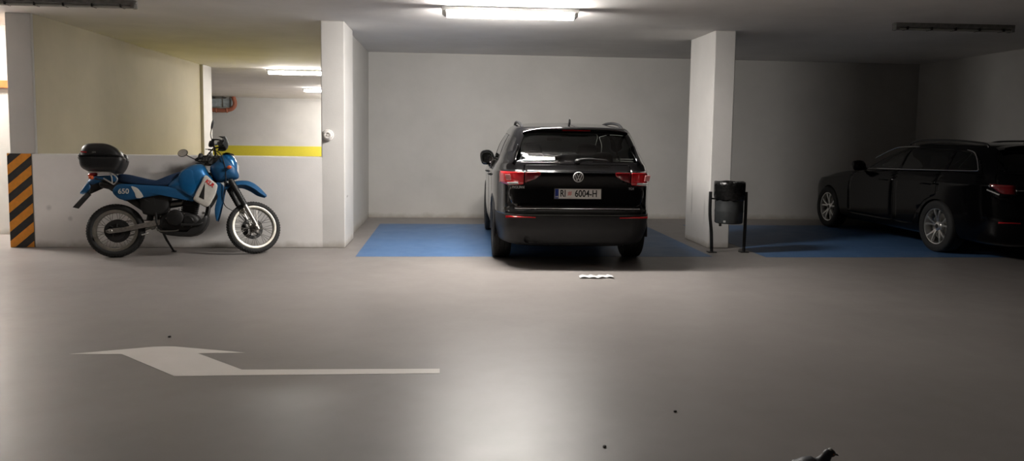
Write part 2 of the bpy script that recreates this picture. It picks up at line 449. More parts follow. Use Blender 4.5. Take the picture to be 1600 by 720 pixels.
lit_lamp(-7.3, 10.85, 0, 1.53, 'lit tube light in the side room beyond the striped wall end')

def dead_lamp(x, y, rz, L, label):
    t = thing('unlit_ceiling_light', label, 'ceiling light', (x, y, H), rz)
    obj('housing', rounded_bar(L, .11, .05, .015), M_housing_old, t)
    b = tube([(-L / 2 + .05, -.025, -.068), (L / 2 - .05, -.025, -.068)], .013, n=10)
    obj('tube', b, M_tube_off, t)
    b = tube([(-L / 2 + .05, .025, -.068), (L / 2 - .05, .025, -.068)], .013, n=10)
    obj('tube', b, M_tube_off, t)
    for s in (-1, 1):
        b = box(s * (L / 2 - .03) - .02, s * (L / 2 - .03) + .02, -.05, .05, -.085, -.04)
        obj('end_socket', b, M_housing_old, t, bevel=.004)
    for k in range(5):
        xx = -L / 2 + L * (k + .5) / 5
        obj('clip', box(xx - .008, xx + .008, -.058, .058, -.082, -.045), M_frame, t, bevel=.002)
    return t
dead_lamp(6.09, 8.97, math.radians(-1.5), 1.5, 'unlit tube light on the dark ceiling above the black estate car')
dead_lamp(-4.15, 8.9, math.radians(0), 1.5, 'unlit grey tube light on the ceiling at the upper left')

# alarm sounder on the pillar
t = thing('alarm_sounder', 'round white alarm sounder on the pillar beside the opening', 'alarm', (-1.512, FY - .002, 1.45))
obj('base', lathe([(.0, 0), (.07, 0), (.072, -.02), (.065, -.03), (0, -.03)], 32, 'Y', caps=False), M_alarm, t)
obj('horn', lathe([(.05, -.03), (.056, -.055), (.045, -.07), (.03, -.072), (.026, -.06), (.014, -.06), (.011, -.075), (0, -.077)], 32, 'Y', caps=False), M_alarm, t)

# duct and pipe under the far ceiling
t = thing('ventilation_duct', 'grey duct under the ceiling seen through the opening', 'duct', (-9.05, 32.6, 2.2))
obj('casing', box(-.8, .33, -.25, .25, .26, .60), M_duct, t, bevel=.03)
for xx in (-.5, -.05, .25): obj('strap', box(xx - .02, xx + .02, -.26, .26, .25, .687), M_steel, t)
t = thing('drain_pipe', 'terracotta pipe with an elbow under the grey duct', 'pipe', (-9.0, 32.2, 2.2))
obj('pipe', tube([(-.9, 0, .16), (-.2, 0, .12), (.10, 0, .13), (.32, .0, .20), (.42, 0, .34), (.42, 0, .50), (.36, 0, .6868)], .085, sub=5, n=14), M_terracotta, t)
for u, w_ in ((-.3, .125), (.12, .13)): obj('collar', ball((u, 0, w_), (.06, .105, .105)), M_terracotta, t)

# ------------------------------------------------------------------ litter bin
t = thing('litter_bin', 'dark hanging litter bin with a black bag on two posts by the pillar', 'bin', (3.645, 9.665, 0))
rb = random.Random(3)
prof = [(.001, .385), (.168, .385), (.176, .392), (.178, .40), (.180, .52), (.182, .535), (.182, .55), (.180, .56), (.182, .70), (.182, .86), (.174, .86), (.17, .41), (.001, .41)]
obj('bin_body', lathe(prof, 48, caps=False), M_bin, t)
rows = []
for i, (r, z) in enumerate([(.150, .60), (.158, .80), (.170, .905), (.182, .922), (.196, .915), (.199, .88), (.197, .80), (.196, .74), (.190, .70), (.186, .683)]):
    rows.append([((r + (.003 + (.003 if 2 <= i <= 4 else 0)) * math.sin(k * 2 * PI / 96 * 11 + i) * rb.random() ) * math.cos(2 * PI * k / 96), (r + .006 * math.sin(k * 2 * PI / 96 * 17 + i * 2)) * math.sin(2 * PI * k / 96),
                  z + (.004 * math.sin(k * 2 * PI / 96 * 5 + i * .3) if i in (2, 3, 4) else (.006 * math.sin(k * 2 * PI / 96 * 9) if i > 7 else 0))) for k in range(96)])
o = obj('bin_bag', grid(rows), M_bag, t, angle=0, label='glossy black bin bag folded over the rim')
sol = o.modifiers.new('s', 'SOLIDIFY'); sol.thickness = .002
for s, dx in ((-1, .012), (1, -.004)):
    x = s * .222
    b = tube([(x + (-.03 if s < 0 else 0), 0, .79), (x + (-.028 if s < 0 else .002), 0, .5), (x, 0, .25), (x + dx, 0, .0)], .021, sub=4, n=12)
    obj('post', b, M_post, t)
    obj('foot_plate', box(x + dx - .055, x + dx + .055, -.05, .05, 0, .012), M_post, t, bevel=.004)
    obj('hinge_bar', tube([(x + (-.02 if s < 0 else 0), 0, .70), (s * .17, 0, .70)], .011), M_post, t)
obj('latch', box(-.165, -.135, -.125, -.10, .355, .40), M_post, t, bevel=.003)
st = obj('sticker', prism([(-1.32, .405), (-1.02, .405), (-1.02, .43), (-1.32, .43)], .1795, .1805, fn=lambda a, z, r: (r * math.sin(a * .55), -r * math.cos(a * .55), z)), M_sticker, t)

# white strip modelled in place of lamp glare on the floor, and grit
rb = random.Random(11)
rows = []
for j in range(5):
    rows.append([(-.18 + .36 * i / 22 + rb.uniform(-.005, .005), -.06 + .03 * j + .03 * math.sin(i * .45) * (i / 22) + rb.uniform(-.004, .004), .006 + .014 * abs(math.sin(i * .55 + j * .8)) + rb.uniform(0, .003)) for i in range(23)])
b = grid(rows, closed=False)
o = obj('floor_glint', b, M_glint, None, angle=0); o.location = (1.57, 7.90, 0)
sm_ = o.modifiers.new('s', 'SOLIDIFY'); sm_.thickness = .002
tag(o, 'white strip standing in for lamp glare on the floor behind the dark SUV', 'light glint')
def pebble(x, y, r, label):
    b = bmesh.new(); bmesh.ops.create_icosphere(b, subdivisions=2, radius=r)
    for v in b.verts: v.co *= rb.uniform(.8, 1.15); v.co.z *= .5
    o = obj('grit_crumb', b, M_grit, None, angle=0); o.location = (x, y, r * .42); tag(o, label, 'debris')
pebble(1.24, 3.97, .010, 'dark crumb of grit on the floor right of the arrow, the farther of two')
pebble(.76, 3.52, .010, 'dark crumb of grit on the floor right of the arrow, the nearer of two')
pebble(-1.98, 5.62, .012, 'small dark crumb of grit just beyond the arrow head')

# ------------------------------------------------------------------ car building
def pchip(T, Y, t):
    T = np.asarray(T, float); Y = np.asarray(Y, float); h = np.diff(T); d = (np.diff(Y, axis=0).T / h).T
    m = np.zeros_like(Y); m[0] = d[0]; m[-1] = d[-1]
    for k in range(1, len(T) - 1):
        a, b = d[k - 1], d[k]
        with np.errstate(divide='ignore', invalid='ignore'):
            hm = np.where(a * b > 0, 2 * a * b / np.where(a + b == 0, 1, a + b), 0)
        m[k] = hm
    i = np.clip(np.searchsorted(T, t, side='right') - 1, 0, len(T) - 2)
    s = (t - T[i]) / h[i]
    s2, s3 = s * s, s ** 3
    f = lambda c: c.reshape((-1,) + (1,) * (Y.ndim - 1))
    return f(2 * s3 - 3 * s2 + 1) * Y[i] + f((s3 - 2 * s2 + s) * h[i]) * m[i] + f(-2 * s3 + 3 * s2) * Y[i + 1] + f((s3 - s2) * h[i]) * m[i + 1]

def half_ring(W, yF, yR, nF, nR, zp, wp, crown=0, cnt=(16, 12)):
    ym = (yF + yR) / 2; segs = []
    for (Y, n, order) in ((yF - ym, nF, 1), (yR - ym, nR, -1)):
        th = np.linspace(0, PI / 2, 400)
        x = W * np.sin(th) ** (2 / n); y = ym + Y * np.cos(th) ** (2 / n)
        corner = np.argmin(np.abs(np.sin(th) ** (2 / n) - np.cos(th) ** (2 / n)))
        def rs(xx, yy, c, dens):
            s = np.concatenate([[0], np.cumsum(np.hypot(np.diff(xx), np.diff(yy)))])
            u = np.linspace(0, 1, c + 1)
            u = 1 - (1 - u) ** dens if dens > 0 else u
            return np.interp(u * s[-1], s, xx), np.interp(u * s[-1], s, yy)
        # centre -> corner denser near corner
        x1, y1 = rs(x[:corner + 1], y[:corner + 1], cnt[0], 1.35)
        xb, yb = rs(x[corner:][::-1], y[corner:][::-1], cnt[1] * 2, 1.35)
        x2, y2 = xb[::-1], yb[::-1]
        X = np.concatenate([x1, x2[1:]]); Yy = np.concatenate([y1, y2[1:]])
        segs.append((X, Yy) if order == 1 else (X[::-1], Yy[::-1]))
    X = np.concatenate([segs[0][0], segs[1][0][1:]]); Y = np.concatenate([segs[0][1], segs[1][1][1:]])
    Z = np.interp(Y, [p[0] for p in zp], [p[1] for p in zp]) if not isinstance(zp, (int, float)) else np.full_like(Y, zp)
    if wp: X = X * np.interp(Y, [p[0] for p in wp], [p[1] for p in wp])
    if crown: Z = Z + crown * (1 - (X / max(W, 1e-6)) ** 2)
    return np.stack([X, Y, Z], 1)

def car_shell(levels, sub=5):
    R = np.array([half_ring(*l) for l in levels])
    n = len(levels); t = np.linspace(0, n - 1, (n - 1) * sub + 1)
    G = pchip(np.arange(n), R, t)
    bm = bmesh.new(); rows = []
    for g in G:
        # full ring: right half front->rear, then left half rear->front
        pts = [tuple(p) for p in g] + [(-p[0], p[1], p[2]) for p in g[-2:0:-1]]
        rows.append(pts)
    grid(rows, bm, True, True, False)
    bmesh.ops.remove_doubles(bm, verts=bm.verts[:], dist=1e-4)
    bmesh.ops.recalc_face_normals(bm, faces=bm.faces[:])
    return bm

def bool_cut(bm, cutter):
    me = bpy.data.meshes.new('a'); bm.to_mesh(me); bm.free(); a = bpy.data.objects.new('a', me); C.objects.link(a)
    mc = bpy.data.meshes.new('b'); bmesh.ops.recalc_face_normals(cutter, faces=cutter.faces[:]); cutter.to_mesh(mc); cutter.free(); b = bpy.data.objects.new('b', mc); C.objects.link(b)
    md = a.modifiers.new('x', 'BOOLEAN'); md.operation = 'DIFFERENCE'; md.solver = 'EXACT'; md.object = b
    bpy.context.view_layer.update()
    r = bpy.data.meshes.new_from_object(a.evaluated_get(bpy.context.evaluated_depsgraph_get()))
    out = bmesh.new(); out.from_mesh(r)
    for o in (a, b): bpy.data.objects.remove(o)
    return out

def inside(p, poly):
    x, y = p; r = False; n = len(poly)
    for i in range(n):
        (x1, y1), (x2, y2) = poly[i], poly[(i + 1) % n]
        if (y1 > y) != (y2 > y) and x < (x2 - x1) * (y - y1) / (y2 - y1) + x1: r = not r
    return r

def rnd(poly, r=.03, n=3):
    """round the corners of a polygon"""
    out = []; m = len(poly)
    for i in range(m):
        p = Vector(poly[i]); a = Vector(poly[i - 1]) - p; b = Vector(poly[(i + 1) % m]) - p
        k = min(r, a.length * .45, b.length * .45)
        p0 = p + a.normalized() * k; p1 = p + b.normalized() * k
        for j in range(n + 1):
            t = j / n; q = p0 * (1 - t) ** 2 + p * 2 * t * (1 - t) + p1 * t * t; out.append((q.x, q.y))
    return out

def carve(bm, poly, ax, elig, gap=0.0):
    """cut the polygon (in the plane whose normal is axis ax) out of the shell; returns a new bmesh with the piece.
    with a gap the piece is cut again, smaller, leaving a dark joint round it"""
    ia, ib = ((1, 2), (0, 2), (0, 1))[ax]
    def cut(bm, poly):
        for i in range(len(poly)):
            p, q = poly[i], poly[(i + 1) % len(poly)]
            d = (q[0] - p[0], q[1] - p[1]); ln = math.hypot(*d)
            if ln < 1e-5: continue
            no = [0, 0, 0]; no[ia] = -d[1] / ln; no[ib] = d[0] / ln
            co = [0, 0, 0]; co[ia] = p[0]; co[ib] = p[1]
            lo = (min(p[0], q[0]) - .004, min(p[1], q[1]) - .004); hi = (max(p[0], q[0]) + .004, max(p[1], q[1]) + .004)
            fs = []
            for f in bm.faces:
                c = f.calc_center_median()
                if not elig(c, f.normal): continue
                A = [v.co[ia] for v in f.verts]; B = [v.co[ib] for v in f.verts]
                if max(A) < lo[0] or min(A) > hi[0] or max(B) < lo[1] or min(B) > hi[1]: continue
                fs.append(f)
            if not fs: continue
            geom = list({x for f in fs for x in (list(f.verts) + list(f.edges) + [f])})
            bmesh.ops.bisect_plane(bm, geom=geom, dist=1e-6, plane_co=co, plane_no=no)
    cut(bm, poly)
    bm.faces.ensure_lookup_table()
    sel = []
    for f in bm.faces:
        c = f.calc_center_median()
        if elig(c, f.normal) and inside((c[ia], c[ib]), poly): sel.append(f)
    if not sel: print('carve: nothing', poly[:2]); return bmesh.new()
    new = bmesh.new(); vm = {}
    for f in sel:
        vs = []
        for v in f.verts:
            if v not in vm: vm[v] = new.verts.new(v.co)
            vs.append(vm[v])
        try: new.faces.new(vs)
        except ValueError: pass
    bmesh.ops.delete(bm, geom=sel, context='FACES')
    new.normal_update()
    if gap:
        cx = sum(p[0] for p in poly) / len(poly); cy = sum(p[1] for p in poly) / len(poly)
        sp = []
        n = len(poly)
        area = sum(poly[i][0] * poly[(i + 1) % n][1] - poly[(i + 1) % n][0] * poly[i][1] for i in range(n))
        sg = 1 if area > 0 else -1
        for i in range(n):
            a, p, b = Vector(poly[i - 1]), Vector(poly[i]), Vector(poly[(i + 1) % n])
            e1 = (p - a).normalized() if (p - a).length > 1e-6 else Vector((0, 0)); e2 = (b - p).normalized() if (b - p).length > 1e-6 else e1
            nn = Vector((-(e1 + e2).y, (e1 + e2).x)) * sg
            if nn.length > 1e-6: nn.normalize()
            q = p + nn * gap; sp.append((q.x, q.y))
        inner = carve(new, sp, ax, lambda c, n_: True)
        new.free(); new = inner
    return new

def shell_obj(name, bm, m, parent, thick=0.0, off=0.0, label=None, angle=50):
    bm.normal_update()
    if off:
        for v in bm.verts: v.co += v.normal * off
    me = bpy.data.meshes.new(name); bm.to_mesh(me); bm.free(); me.materials.append(m)
    me.polygons.foreach_set('use_smooth', [True] * len(me.polygons)); me.set_sharp_from_angle(angle=math.radians(angle))
    o = bpy.data.objects.new(name, me); C.objects.link(o); o.parent = parent
    if thick:
        s = o.modifiers.new('s', 'SOLIDIFY'); s.thickness = thick; s.offset = -1
    if label: o['label'] = label
    return o

def tyre_bm(R, r, w, n=64):
    hw = w / 2
    p = [(r, -hw * .80), (r + .006, -hw * .92), (r + (R - r) * .45, -hw), (R - .022, -hw * .95), (R - .006, -hw * .84), (R, -hw * .70), (R, -hw * .35), (R - .007, -hw * .33), (R - .007, -hw * .27), (R, -hw * .25), (R, hw * .25), (R - .007, hw * .27), (R - .007, hw * .33), (R, hw * .35),
         (R, hw * .70), (R - .006, hw * .84), (R - .022, hw * .95), (r + (R - r) * .45, hw), (r + .006, hw * .92), (r, hw * .80)]
    return lathe(p, n, 'X', closed=True)

def rim_bm(r, w, side, spokes=5, twin=True):
    """alloy wheel; outer face toward side (-1 or +1 along x)"""
    hw = w / 2 * .8
    bm = lathe([(r, hw * side), (r + .008, hw * side * 1.02), (r - .012, hw * side * .98), (r - .022, hw * side * .6), (r - .03, -hw * side), (r, -hw * side)], 48, 'X', closed=True)
    lathe([(.001, hw * side * .80), (.035, hw * side * .80), (.055, hw * side * .72), (.068, hw * side * .5), (.068, 0), (.001, 0)], 24, 'X', bm=bm, caps=False)
    for k in range(spokes):
        a0 = 2 * PI * k / spokes + .3
        for d in ((-.20, .20) if twin else (0,)):
            rows = []
            for t in np.linspace(0, 1, 6):
                rr = .05 + (r - .066) * t; a = a0 + d * (.55 + .75 * t)
                ww = (.030 if twin else .045) * (1.0 - .15 * t) ; x = hw * side * (.62 + .25 * math.sin(t * PI * .5)); th = .022
                c = Vector((x, rr * math.cos(a), rr * math.sin(a))); s = Vector((0, -math.sin(a), math.cos(a)))
                rows.append([c + s * ww / 2 * .8, c + s * ww / 2 - Vector((side * th, 0, 0)), c - s * ww / 2 - Vector((side * th, 0, 0)), c - s * ww / 2 * .8])
            grid(rows, bm, True, True, True)
    return bm

def car_wheel(name, parent, x, y, R, r, w, side, spokes=5, twin=True, rim=None):
    o = obj(name, tyre_bm(R, r, w), M_rubber, parent, angle=40); o.location = (x, y, R)
    a = obj('alloy_rim', rim_bm(r, w, side, spokes, twin), rim or M_alloy, o, angle=30)
    obj('hub_cap', lathe([(.001, w * .4 * side * .86), (.026, w * .4 * side * .86), (.03, w * .4 * side * .78), (.03, 0)], 20, 'X', caps=False), M_plastic_d, o)
    obj('brake_disc', lathe([(.06, -.01), (r * .72, -.01), (r * .72, .01), (.06, .01)], 40, 'X', closed=True), M_steel, o)
    return o

def seat_bm(x, y, z, w=.5, rear=False):
    bm = pillow([(-.26, 0), (.22, .02), (.25, .12), (-.22, .10), (-.30, .35), (-.40, .62), (-.48, .60), (-.40, .2), (-.34, .02)], w / 2, e=5, center=(-.26, .13), fn=lambda u, ww, v: (x + v, y + u, z + ww), sm=3)
    return bm
def headrest_bm(x, y, z, w=.27, h=.18):
    b = pillow([(-w / 2 + .02, 0), (w / 2 - .02, 0), (w / 2, h * .5), (w / 2 - .04, h), (-w / 2 + .04, h), (-w / 2, h * .5)], .045, e=2.6, fn=lambda a, c, v: (x + a, y + v, z + c))
    return b

# ------------------------------------------------------------------ compact SUV (seen from behind)
def build_suv():
    root = thing('suv', 'dark compact SUV parked nose-in on the blue bay left of the pillar', 'car', (1.465, 9.34, .0015), math.radians(-.9))
    cr = lambda base, d=0: [(-.9, base + d), (4, base)]
    L = [
        #  W     yF    yR     nF nR  z                          wp  crown
        (.80, 3.36, -.76, 4.5, 6, .235, None),
        (.875, 3.47, -.84, 4.5, 6, .27, None),
        (.905, 3.52, -.885, 4.5, 6.5, .37, None),
        (.915, 3.545, -.92, 4.5, 7, .47, None),
        (.918, 3.55, -.935, 4.5, 7, .585, None),
        (.918, 3.55, -.925, 4.5, 7, .64, None),
        (.917, 3.545, -.905, 4.5, 7, .672, None),
        (.917, 3.54, -.895, 4.5, 7, .72, None),
        (.920, 3.53, -.893, 4.5, 7, [(-.9, .90), (4, .83)], None),
        (.922, 3.50, -.905, 4.5, 7, [(-.9, 1.04), (2.2, .97), (4, .88)], None),
        (.917, 3.45, -.905, 4.2, 7, [(-.9, 1.072), (2.2, 1.0), (4, .91)], None),
        (.900, 3.25, -.875, 4.0, 7, [(-.9, 1.095), (2.2, 1.04), (3.3, .96)], None),
        (.868, 2.42, -.835, 3.5, 7, [(-.9, 1.165), (1, 1.135), (2.4, 1.085)], None),
        (.850, 2.30, -.825, 3.5, 7, [(-.9, 1.188), (1, 1.165), (2.4, 1.12)], None),
        (.828, 2.12, -.757, 3.5, 6.8, [(-.9, 1.255), (2.4, 1.22)], None),
        (.806, 2.00, -.717, 3.5, 6.6, 1.30, None),
        (.784, 1.86, -.688, 3.5, 6.5, 1.36, None),
        (.722, 1.52, -.635, 3.5, 6.5, [(-.9, 1.485), (2, 1.48)], None),
        (.690, 1.34, -.605, 3.5, 6, [(-.9, 1.535), (.5, 1.555), (2, 1.54)], None),
        (.640, 1.22, -.58, 3.5, 6, [(-.9, 1.56), (.4, 1.60), (2, 1.565)], None),
        (.42, 1.12, -.555, 3.5, 5, [(-.7, 1.572), (.4, 1.632), (1.5, 1.58)], None),
        (.002, 1.08, -.55, 3.5, 5, [(-.7, 1.575), (.4, 1.642), (1.5, 1.585)], None),
    ]
    bm = car_shell(L)
    for y in (0, 2.68):
        for s in (-1, 1):
            bm = bool_cut(bm, lathe([(.001, .62 * s), (.385, .62 * s), (.385, 1.1 * s), (.001, 1.1 * s)], 48, 'X', c=(0, y, .36), caps=False))
    bm.normal_update()
    rear = lambda c, n: n.y < -.25 and c.y < -.2
    rearw = lambda c, n: c.y < -.45 and n.y < -.12 and abs(n.x) < .97
    # rear window, then the lamps, then the tailgate round them
    g = carve(bm, rnd([(-.700, 1.185), (.700, 1.185), (.628, 1.36), (.575, 1.505), (-.575, 1.505), (-.628, 1.36)], .05), 1, rear, gap=.004)
    shell_obj('rear_window', g, M_glass, root, off=-.003)
    for s in (-1, 1):
        mir = lambda P: [(s * a, b) for a, b in P]
        lamp = lambda c, n: c.y < -.40 and (n.y < -.1 or s * n.x > .3) and s * c.x > 0
        g = carve(bm, rnd(mir([(.60, .935), (.76, .925), (.93, .955), (.93, 1.075), (.60, 1.078)]), .02), 1, lambda c, n: lamp(c, n) and c.y < -.62, gap=.003)
        o = shell_obj('tail_light', g, M_red, root, off=.004, thick=.02, label='bright red lens on the body corner')
        g = carve(bm, rnd(mir([(.415, 1.045), (.47, 1.0), (.593, .955), (.593, 1.078), (.415, 1.080)]), .012), 1, lambda c, n: lamp(c, n), gap=.003)
        o2 = shell_obj('inner_tail_light', g, M_red_d, root, off=.003, thick=.02, label='darker red lens on the tailgate')
        # clear reversing segment
        obj('lens_strip', pillow(mir([(.66, .942), (.77, .934), (.79, .962), (.67, .966)]), .006, fn=lambda a, b, v: (a, -.893 + v, b), sm=0), M_clear, o)
        obj('lamp_insert', pillow(mir([(.745, .985), (.80, .985), (.815, 1.05), (.755, 1.05)]), .005, fn=lambda a, b, v: (a, -.897 + v, b), sm=0), M_pale_red, o, label='pinkish bright insert')
        # side windows
        side = lambda c, n: s * c.x > .5 and s * n.x > .45
        rearq = rnd([(-.30, 1.235), (-.02, 1.205), (.06, 1.49), (-.24, 1.475), (-.40, 1.40)], .04)
        mid = rnd([(.05, 1.20), (.93, 1.175), (.93, 1.505), (.13, 1.495)], .04)
        front = rnd([(1.02, 1.17), (1.86, 1.145), (1.62, 1.30), (1.30, 1.475), (1.02, 1.505)], .04)
        for P in (rearq, mid, front):
            shell_obj('side_window', carve(bm, P, 0, side, gap=.005), M_glass if P is front else M_glass_d, root, off=-.003)
        # doors
        low = lambda c, n: s * c.x > .6 and s * n.x > .2
        rd = carve(bm, rnd([(.10, 1.175), (.97, 1.155), (.97, .37), (.50, .37), (.42, .55), (.24, .74), (.10, .80)], .03), 0, low, gap=.005)
        d1 = shell_obj('rear_door', rd, M_black, root, thick=.01)
        fd = carve(bm, rnd([(.985, 1.155), (1.93, 1.125), (2.10, .95), (2.13, .37), (.985, .37)], .03), 0, low, gap=.005)
        d2 = shell_obj('front_door', fd, M_black, root, thick=.01)
        for d, yy in ((d1, .24), (d2, 1.14)):
            obj('door_handle', tube([(s * .918, yy, .985), (s * .948, yy + .03, .99), (s * .948, yy + .17, .99), (s * .918, yy + .20, .985)], .013, sub=4, flat=.8), M_black, d)
        # roof rail
        obj('roof_rail', tube([(s * .585, -.40, 1.565), (s * .59, -.28, 1.595), (s * .595, -.1, 1.622), (s * .60, .3, 1.644), (s * .59, .7, 1.635), (s * .58, .95, 1.605), (s * .575, 1.05, 1.58)], .017, sub=5), M_plastic, root)
        # D-pillar blade
        obj('spoiler_blade', prism([(s * .655, 1.37), (s * .705, 1.20), (s * .722, 1.17), (s * .735, 1.17), (s * .668, 1.38)], -.80, -.70, fn=lambda a, b, c: (a, c + (b - 1.17) * .45, b)), M_black, root, bevel=.004)
        # wing mirror
        mo = obj('wing_mirror', pillow([(-.10, -.05), (.06, -.075), (.11, .0), (.10, .09), (-.02, .115), (-.10, .06)], .085, e=2.6, fn=lambda a, b, v: (s * (.905 + a * .95), 1.98 + v, 1.13 + b * 1.15), center=(0, .02)), M_black, root)
        obj('mirror_glass', pillow([(-.07, -.035), (.06, -.05), (.085, .0), (.075, .07), (-.02, .085), (-.075, .04)], .0015, e=12, fn=lambda a, b, v: (s * (.905 + a * .95), 1.893 + v, 1.13 + b * 1.15)), M_mirror, mo)
        obj('mirror_stalk', tube([(s * .84, 1.98, 1.07), (s * .92, 1.98, 1.09)], .03), M_plastic_d, mo)
        # bumper furniture
        obj('rear_reflector', pillow(mir([(.47, .582), (.80, .590), (.80, .566), (.47, .570)]), .006, fn=lambda a, b, v: (a, -.934 + .10 * max(0, abs(a) - .45) ** 1.6 * 3 + v, b), sm=0), M_red, root)
        # headlight at the far end, wheel arch trim
        for yy in (0, 2.68):
            pts = [(s * (.902 if yy == 0 else .890), yy + .40 * math.cos(a), .36 + .40 * math.sin(a)) for a in np.linspace(-.15, PI + .15, 26)]
            obj('wheel_arch_trim', tube(pts, .022, n=8, flat=.8), M_plastic, root)
        car_wheel('rear_wheel', root, s * .80, 0, .352, .225, .225, s)
        car_wheel('front_wheel', root, s * .80, 2.68, .352, .225, .225, s)
    # lower bumper of unpainted plastic
    lowb = carve(bm, [(-1.2, .225), (1.2, .225), (1.2, .602), (-1.2, .602)], 1, lambda c, n: c.y < -.33 and (n.y < -.05 or abs(n.x) > .3) and c.z > .2 and abs(c.x) > -1 and not (abs(n.z) > .9 and c.z < .25) and (c.y < -.36), gap=.0)
    shell_obj('rear_bumper', lowb, M_plastic, root, thick=.012)
    # tailgate skin
    gate = rnd([(-.60, 1.16), (-.60, .93), (-.755, .915), (-.775, .82), (-.735, .715), (-.66, .680), (.66, .680), (.735, .715), (.775, .82), (.755, .915), (.60, .93), (.60, 1.16)], .035)
    tg = carve(bm, gate, 1, lambda c, n: n.y < -.3 and c.y < -.5, gap=.005)
    tg = shell_obj('tailgate', tg, M_black, root, thick=.008)
    # windscreen
    ws = carve(bm, rnd([(-.70, 1.13), (.70, 1.13), (.60, 1.52), (-.60, 1.52)], .06), 1, lambda c, n: n.y > .25 and c.y > .9 and c.z > 1.1, gap=.003)
    shell_obj('windscreen', ws, M_glass, root, off=-.003)
    shell_obj('body', bm, M_black, root, thick=.006)
    # spoiler
    rows = []
    for x in np.linspace(-.60, .60, 25):
        k = abs(x) / .60; d = .05 * k ** 4; y0 = -.70 + .06 * k ** 3
        rows.append([(x, y0 + .20, 1.565 - d * .8), (x, y0 + .10, 1.583 - d), (x, y0 + .01, 1.580 - d), (x, y0, 1.568 - d), (x, y0 + .01, 1.545 - d * .8), (x, y0 + .07, 1.520 - d * .5), (x, y0 + .20, 1.525 - d * .5)])
    sp = obj('roof_spoiler', grid(rows, None, True, True, True), M_black, root, angle=50)
    obj('brake_light', box(-.16, .16, -.694, -.685, 1.535, 1.548), M_red_d, sp)
    # trim line under the gate, step of the bumper
    pts = [(x, -.915 + .25 * max(0, abs(x) - .60) ** 1.5, .676) for x in np.linspace(-.70, .70, 24)]
    obj('chrome_strip', tube(pts, .004, n=8), M_chrome, root)
    # wiper
    w = obj('rear_wiper', ball((.0, -.845, 1.200), (.035, .03, .025)), M_plastic_d, root)
    obj('wiper_blade', tube([(-.02, -.852, 1.210), (.12, -.842, 1.226), (.33, -.835, 1.212)], [.013, .011, .006], sub=4), M_plastic_d, w)
    # emblem
    e = obj('emblem', lathe([(.001, -.004), (.050, -.004), (.056, .0), (.056, .006), (.050, .010), (.046, .006), (.001, .004)], 40, 'Y', caps=False), M_plastic_d, root)
    e.location = (0, -.915, 1.028); e.rotation_euler = (math.radians(-6), 0, PI)
    obj('emblem_ring', lathe([(.047, .006), (.050, .014), (.056, .014), (.059, .006), (.056, .0), (.050, .0)], 40, 'Y', closed=True), M_badge, e)
    b = bmesh.new()
    for (p, q) in (((-.022, .043), (-.001, -.001)), ((.022, .043), (.001, -.001)), ((-.038, .030), (-.017, -.040)), ((-.017, -.040), (0, -.006)), ((0, -.006), (.017, -.040)), ((.017, -.040), (.038, .030))):
        d = Vector((q[0] - p[0], q[1] - p[1])).normalized(); nn = Vector((-d.y, d.x)) * .0045
        prism([(p[0] + nn.x, p[1] + nn.y), (q[0] + nn.x, q[1] + nn.y), (q[0] - nn.x, q[1] - nn.y), (p[0] - nn.x, p[1] - nn.y)], .006, .013, b, fn=lambda a, bb, c: (a, c, bb))
    obj('emblem_letters', b, M_badge, e, smooth=False)
    RX = (PI / 2, 0, 0)
    text('badge_letters', 'TIGUAN', .040, M_badge, tg, (-.665, -.893, .905), RX, sx=.92, depth=.003)
    text('badge_letters', 'TDI', .036, M_badge, tg, (.60, -.893, .898), RX, sx=1.1, depth=.003)
    # licence plate
    p = obj('licence_plate', box(-.26, .26, -.912, -.905, .785, .895), M_plate, root, bevel=.003)
    obj('plate_frame', grid([[(x, y, z) for (x, z) in ((-.268 + d, .777 + d), (.268 - d, .777 + d), (.268 - d, .903 - d), (-.268 + d, .903 - d))] for d, y in ((0, -.903), (0, -.914), (.006, -.914), (.008, -.905))]), M_plastic_d, p)
    obj('country_band', box(-.257, -.217, -.9135, -.912, .788, .892), M_plate_b, p)
    text('country_letters', 'HR', .026, M_plate, p, (-.237, -.914, .805), RX, depth=.0006)
    text('plate_letters', 'RI', .106, M_ink, p, (-.168, -.9125, .840), RX, sx=.74, depth=.0008, bold=.0022)
    text('plate_letters', '6004-H', .106, M_ink, p, (.090, -.9125, .840), RX, sx=.78, depth=.0008, bold=.0022)
    b = bmesh.new()
    for i in range(4):
        for j in range(4):
            if (i + j) % 2 == 0: box(-.114 + i * .0105, -.1035 + i * .0105, -.9135, -.9122, .822 + j * .0105, .8325 + j * .0105, b)
    obj('checkered_shield', b, M_redtxt, p, smooth=False)
    # exhaust, tow bar, rear silencer, floor pan
    for xx in (-.56, -.46):
        obj('exhaust_tip', lathe([(.026, 0), (.030, -.01), (.032, .25), (.02, .25), (.022, .02)], 20, 'Y', c=(xx, -.86, .315), closed=True), M_chrome, root)
    obj('silencer', tube([(-.40, -.62, .30), (.25, -.62, .30)], .085, n=16, flat=.7), M_steel, root)
    obj('tow_hook_cover', tube([(-.36, -.80, .298), (.05, -.80, .292)], .012), M_steel, root)
    obj('underbody', box(-.62, .62, -.55, 3.2, .22, .36), M_plastic_d, root, bevel=.03)
    obj('rear_axle', tube([(-.72, 0, .33), (.72, 0, .33)], .05), M_plastic_d, root)
    # cabin
    for x in (-.37, .37):
        q = obj('front_seat', seat_bm(x, 1.25, .50, .52), M_seat, root); obj('headrest', headrest_bm(x, .78, 1.20), M_seat, q)
    q = obj('rear_seat', seat_bm(0, .32, .50, 1.25), M_seat, root)
    for x in (-.42, 0, .42): obj('headrest', headrest_bm(x, -.12, 1.13, .24, .15), M_seat, q)
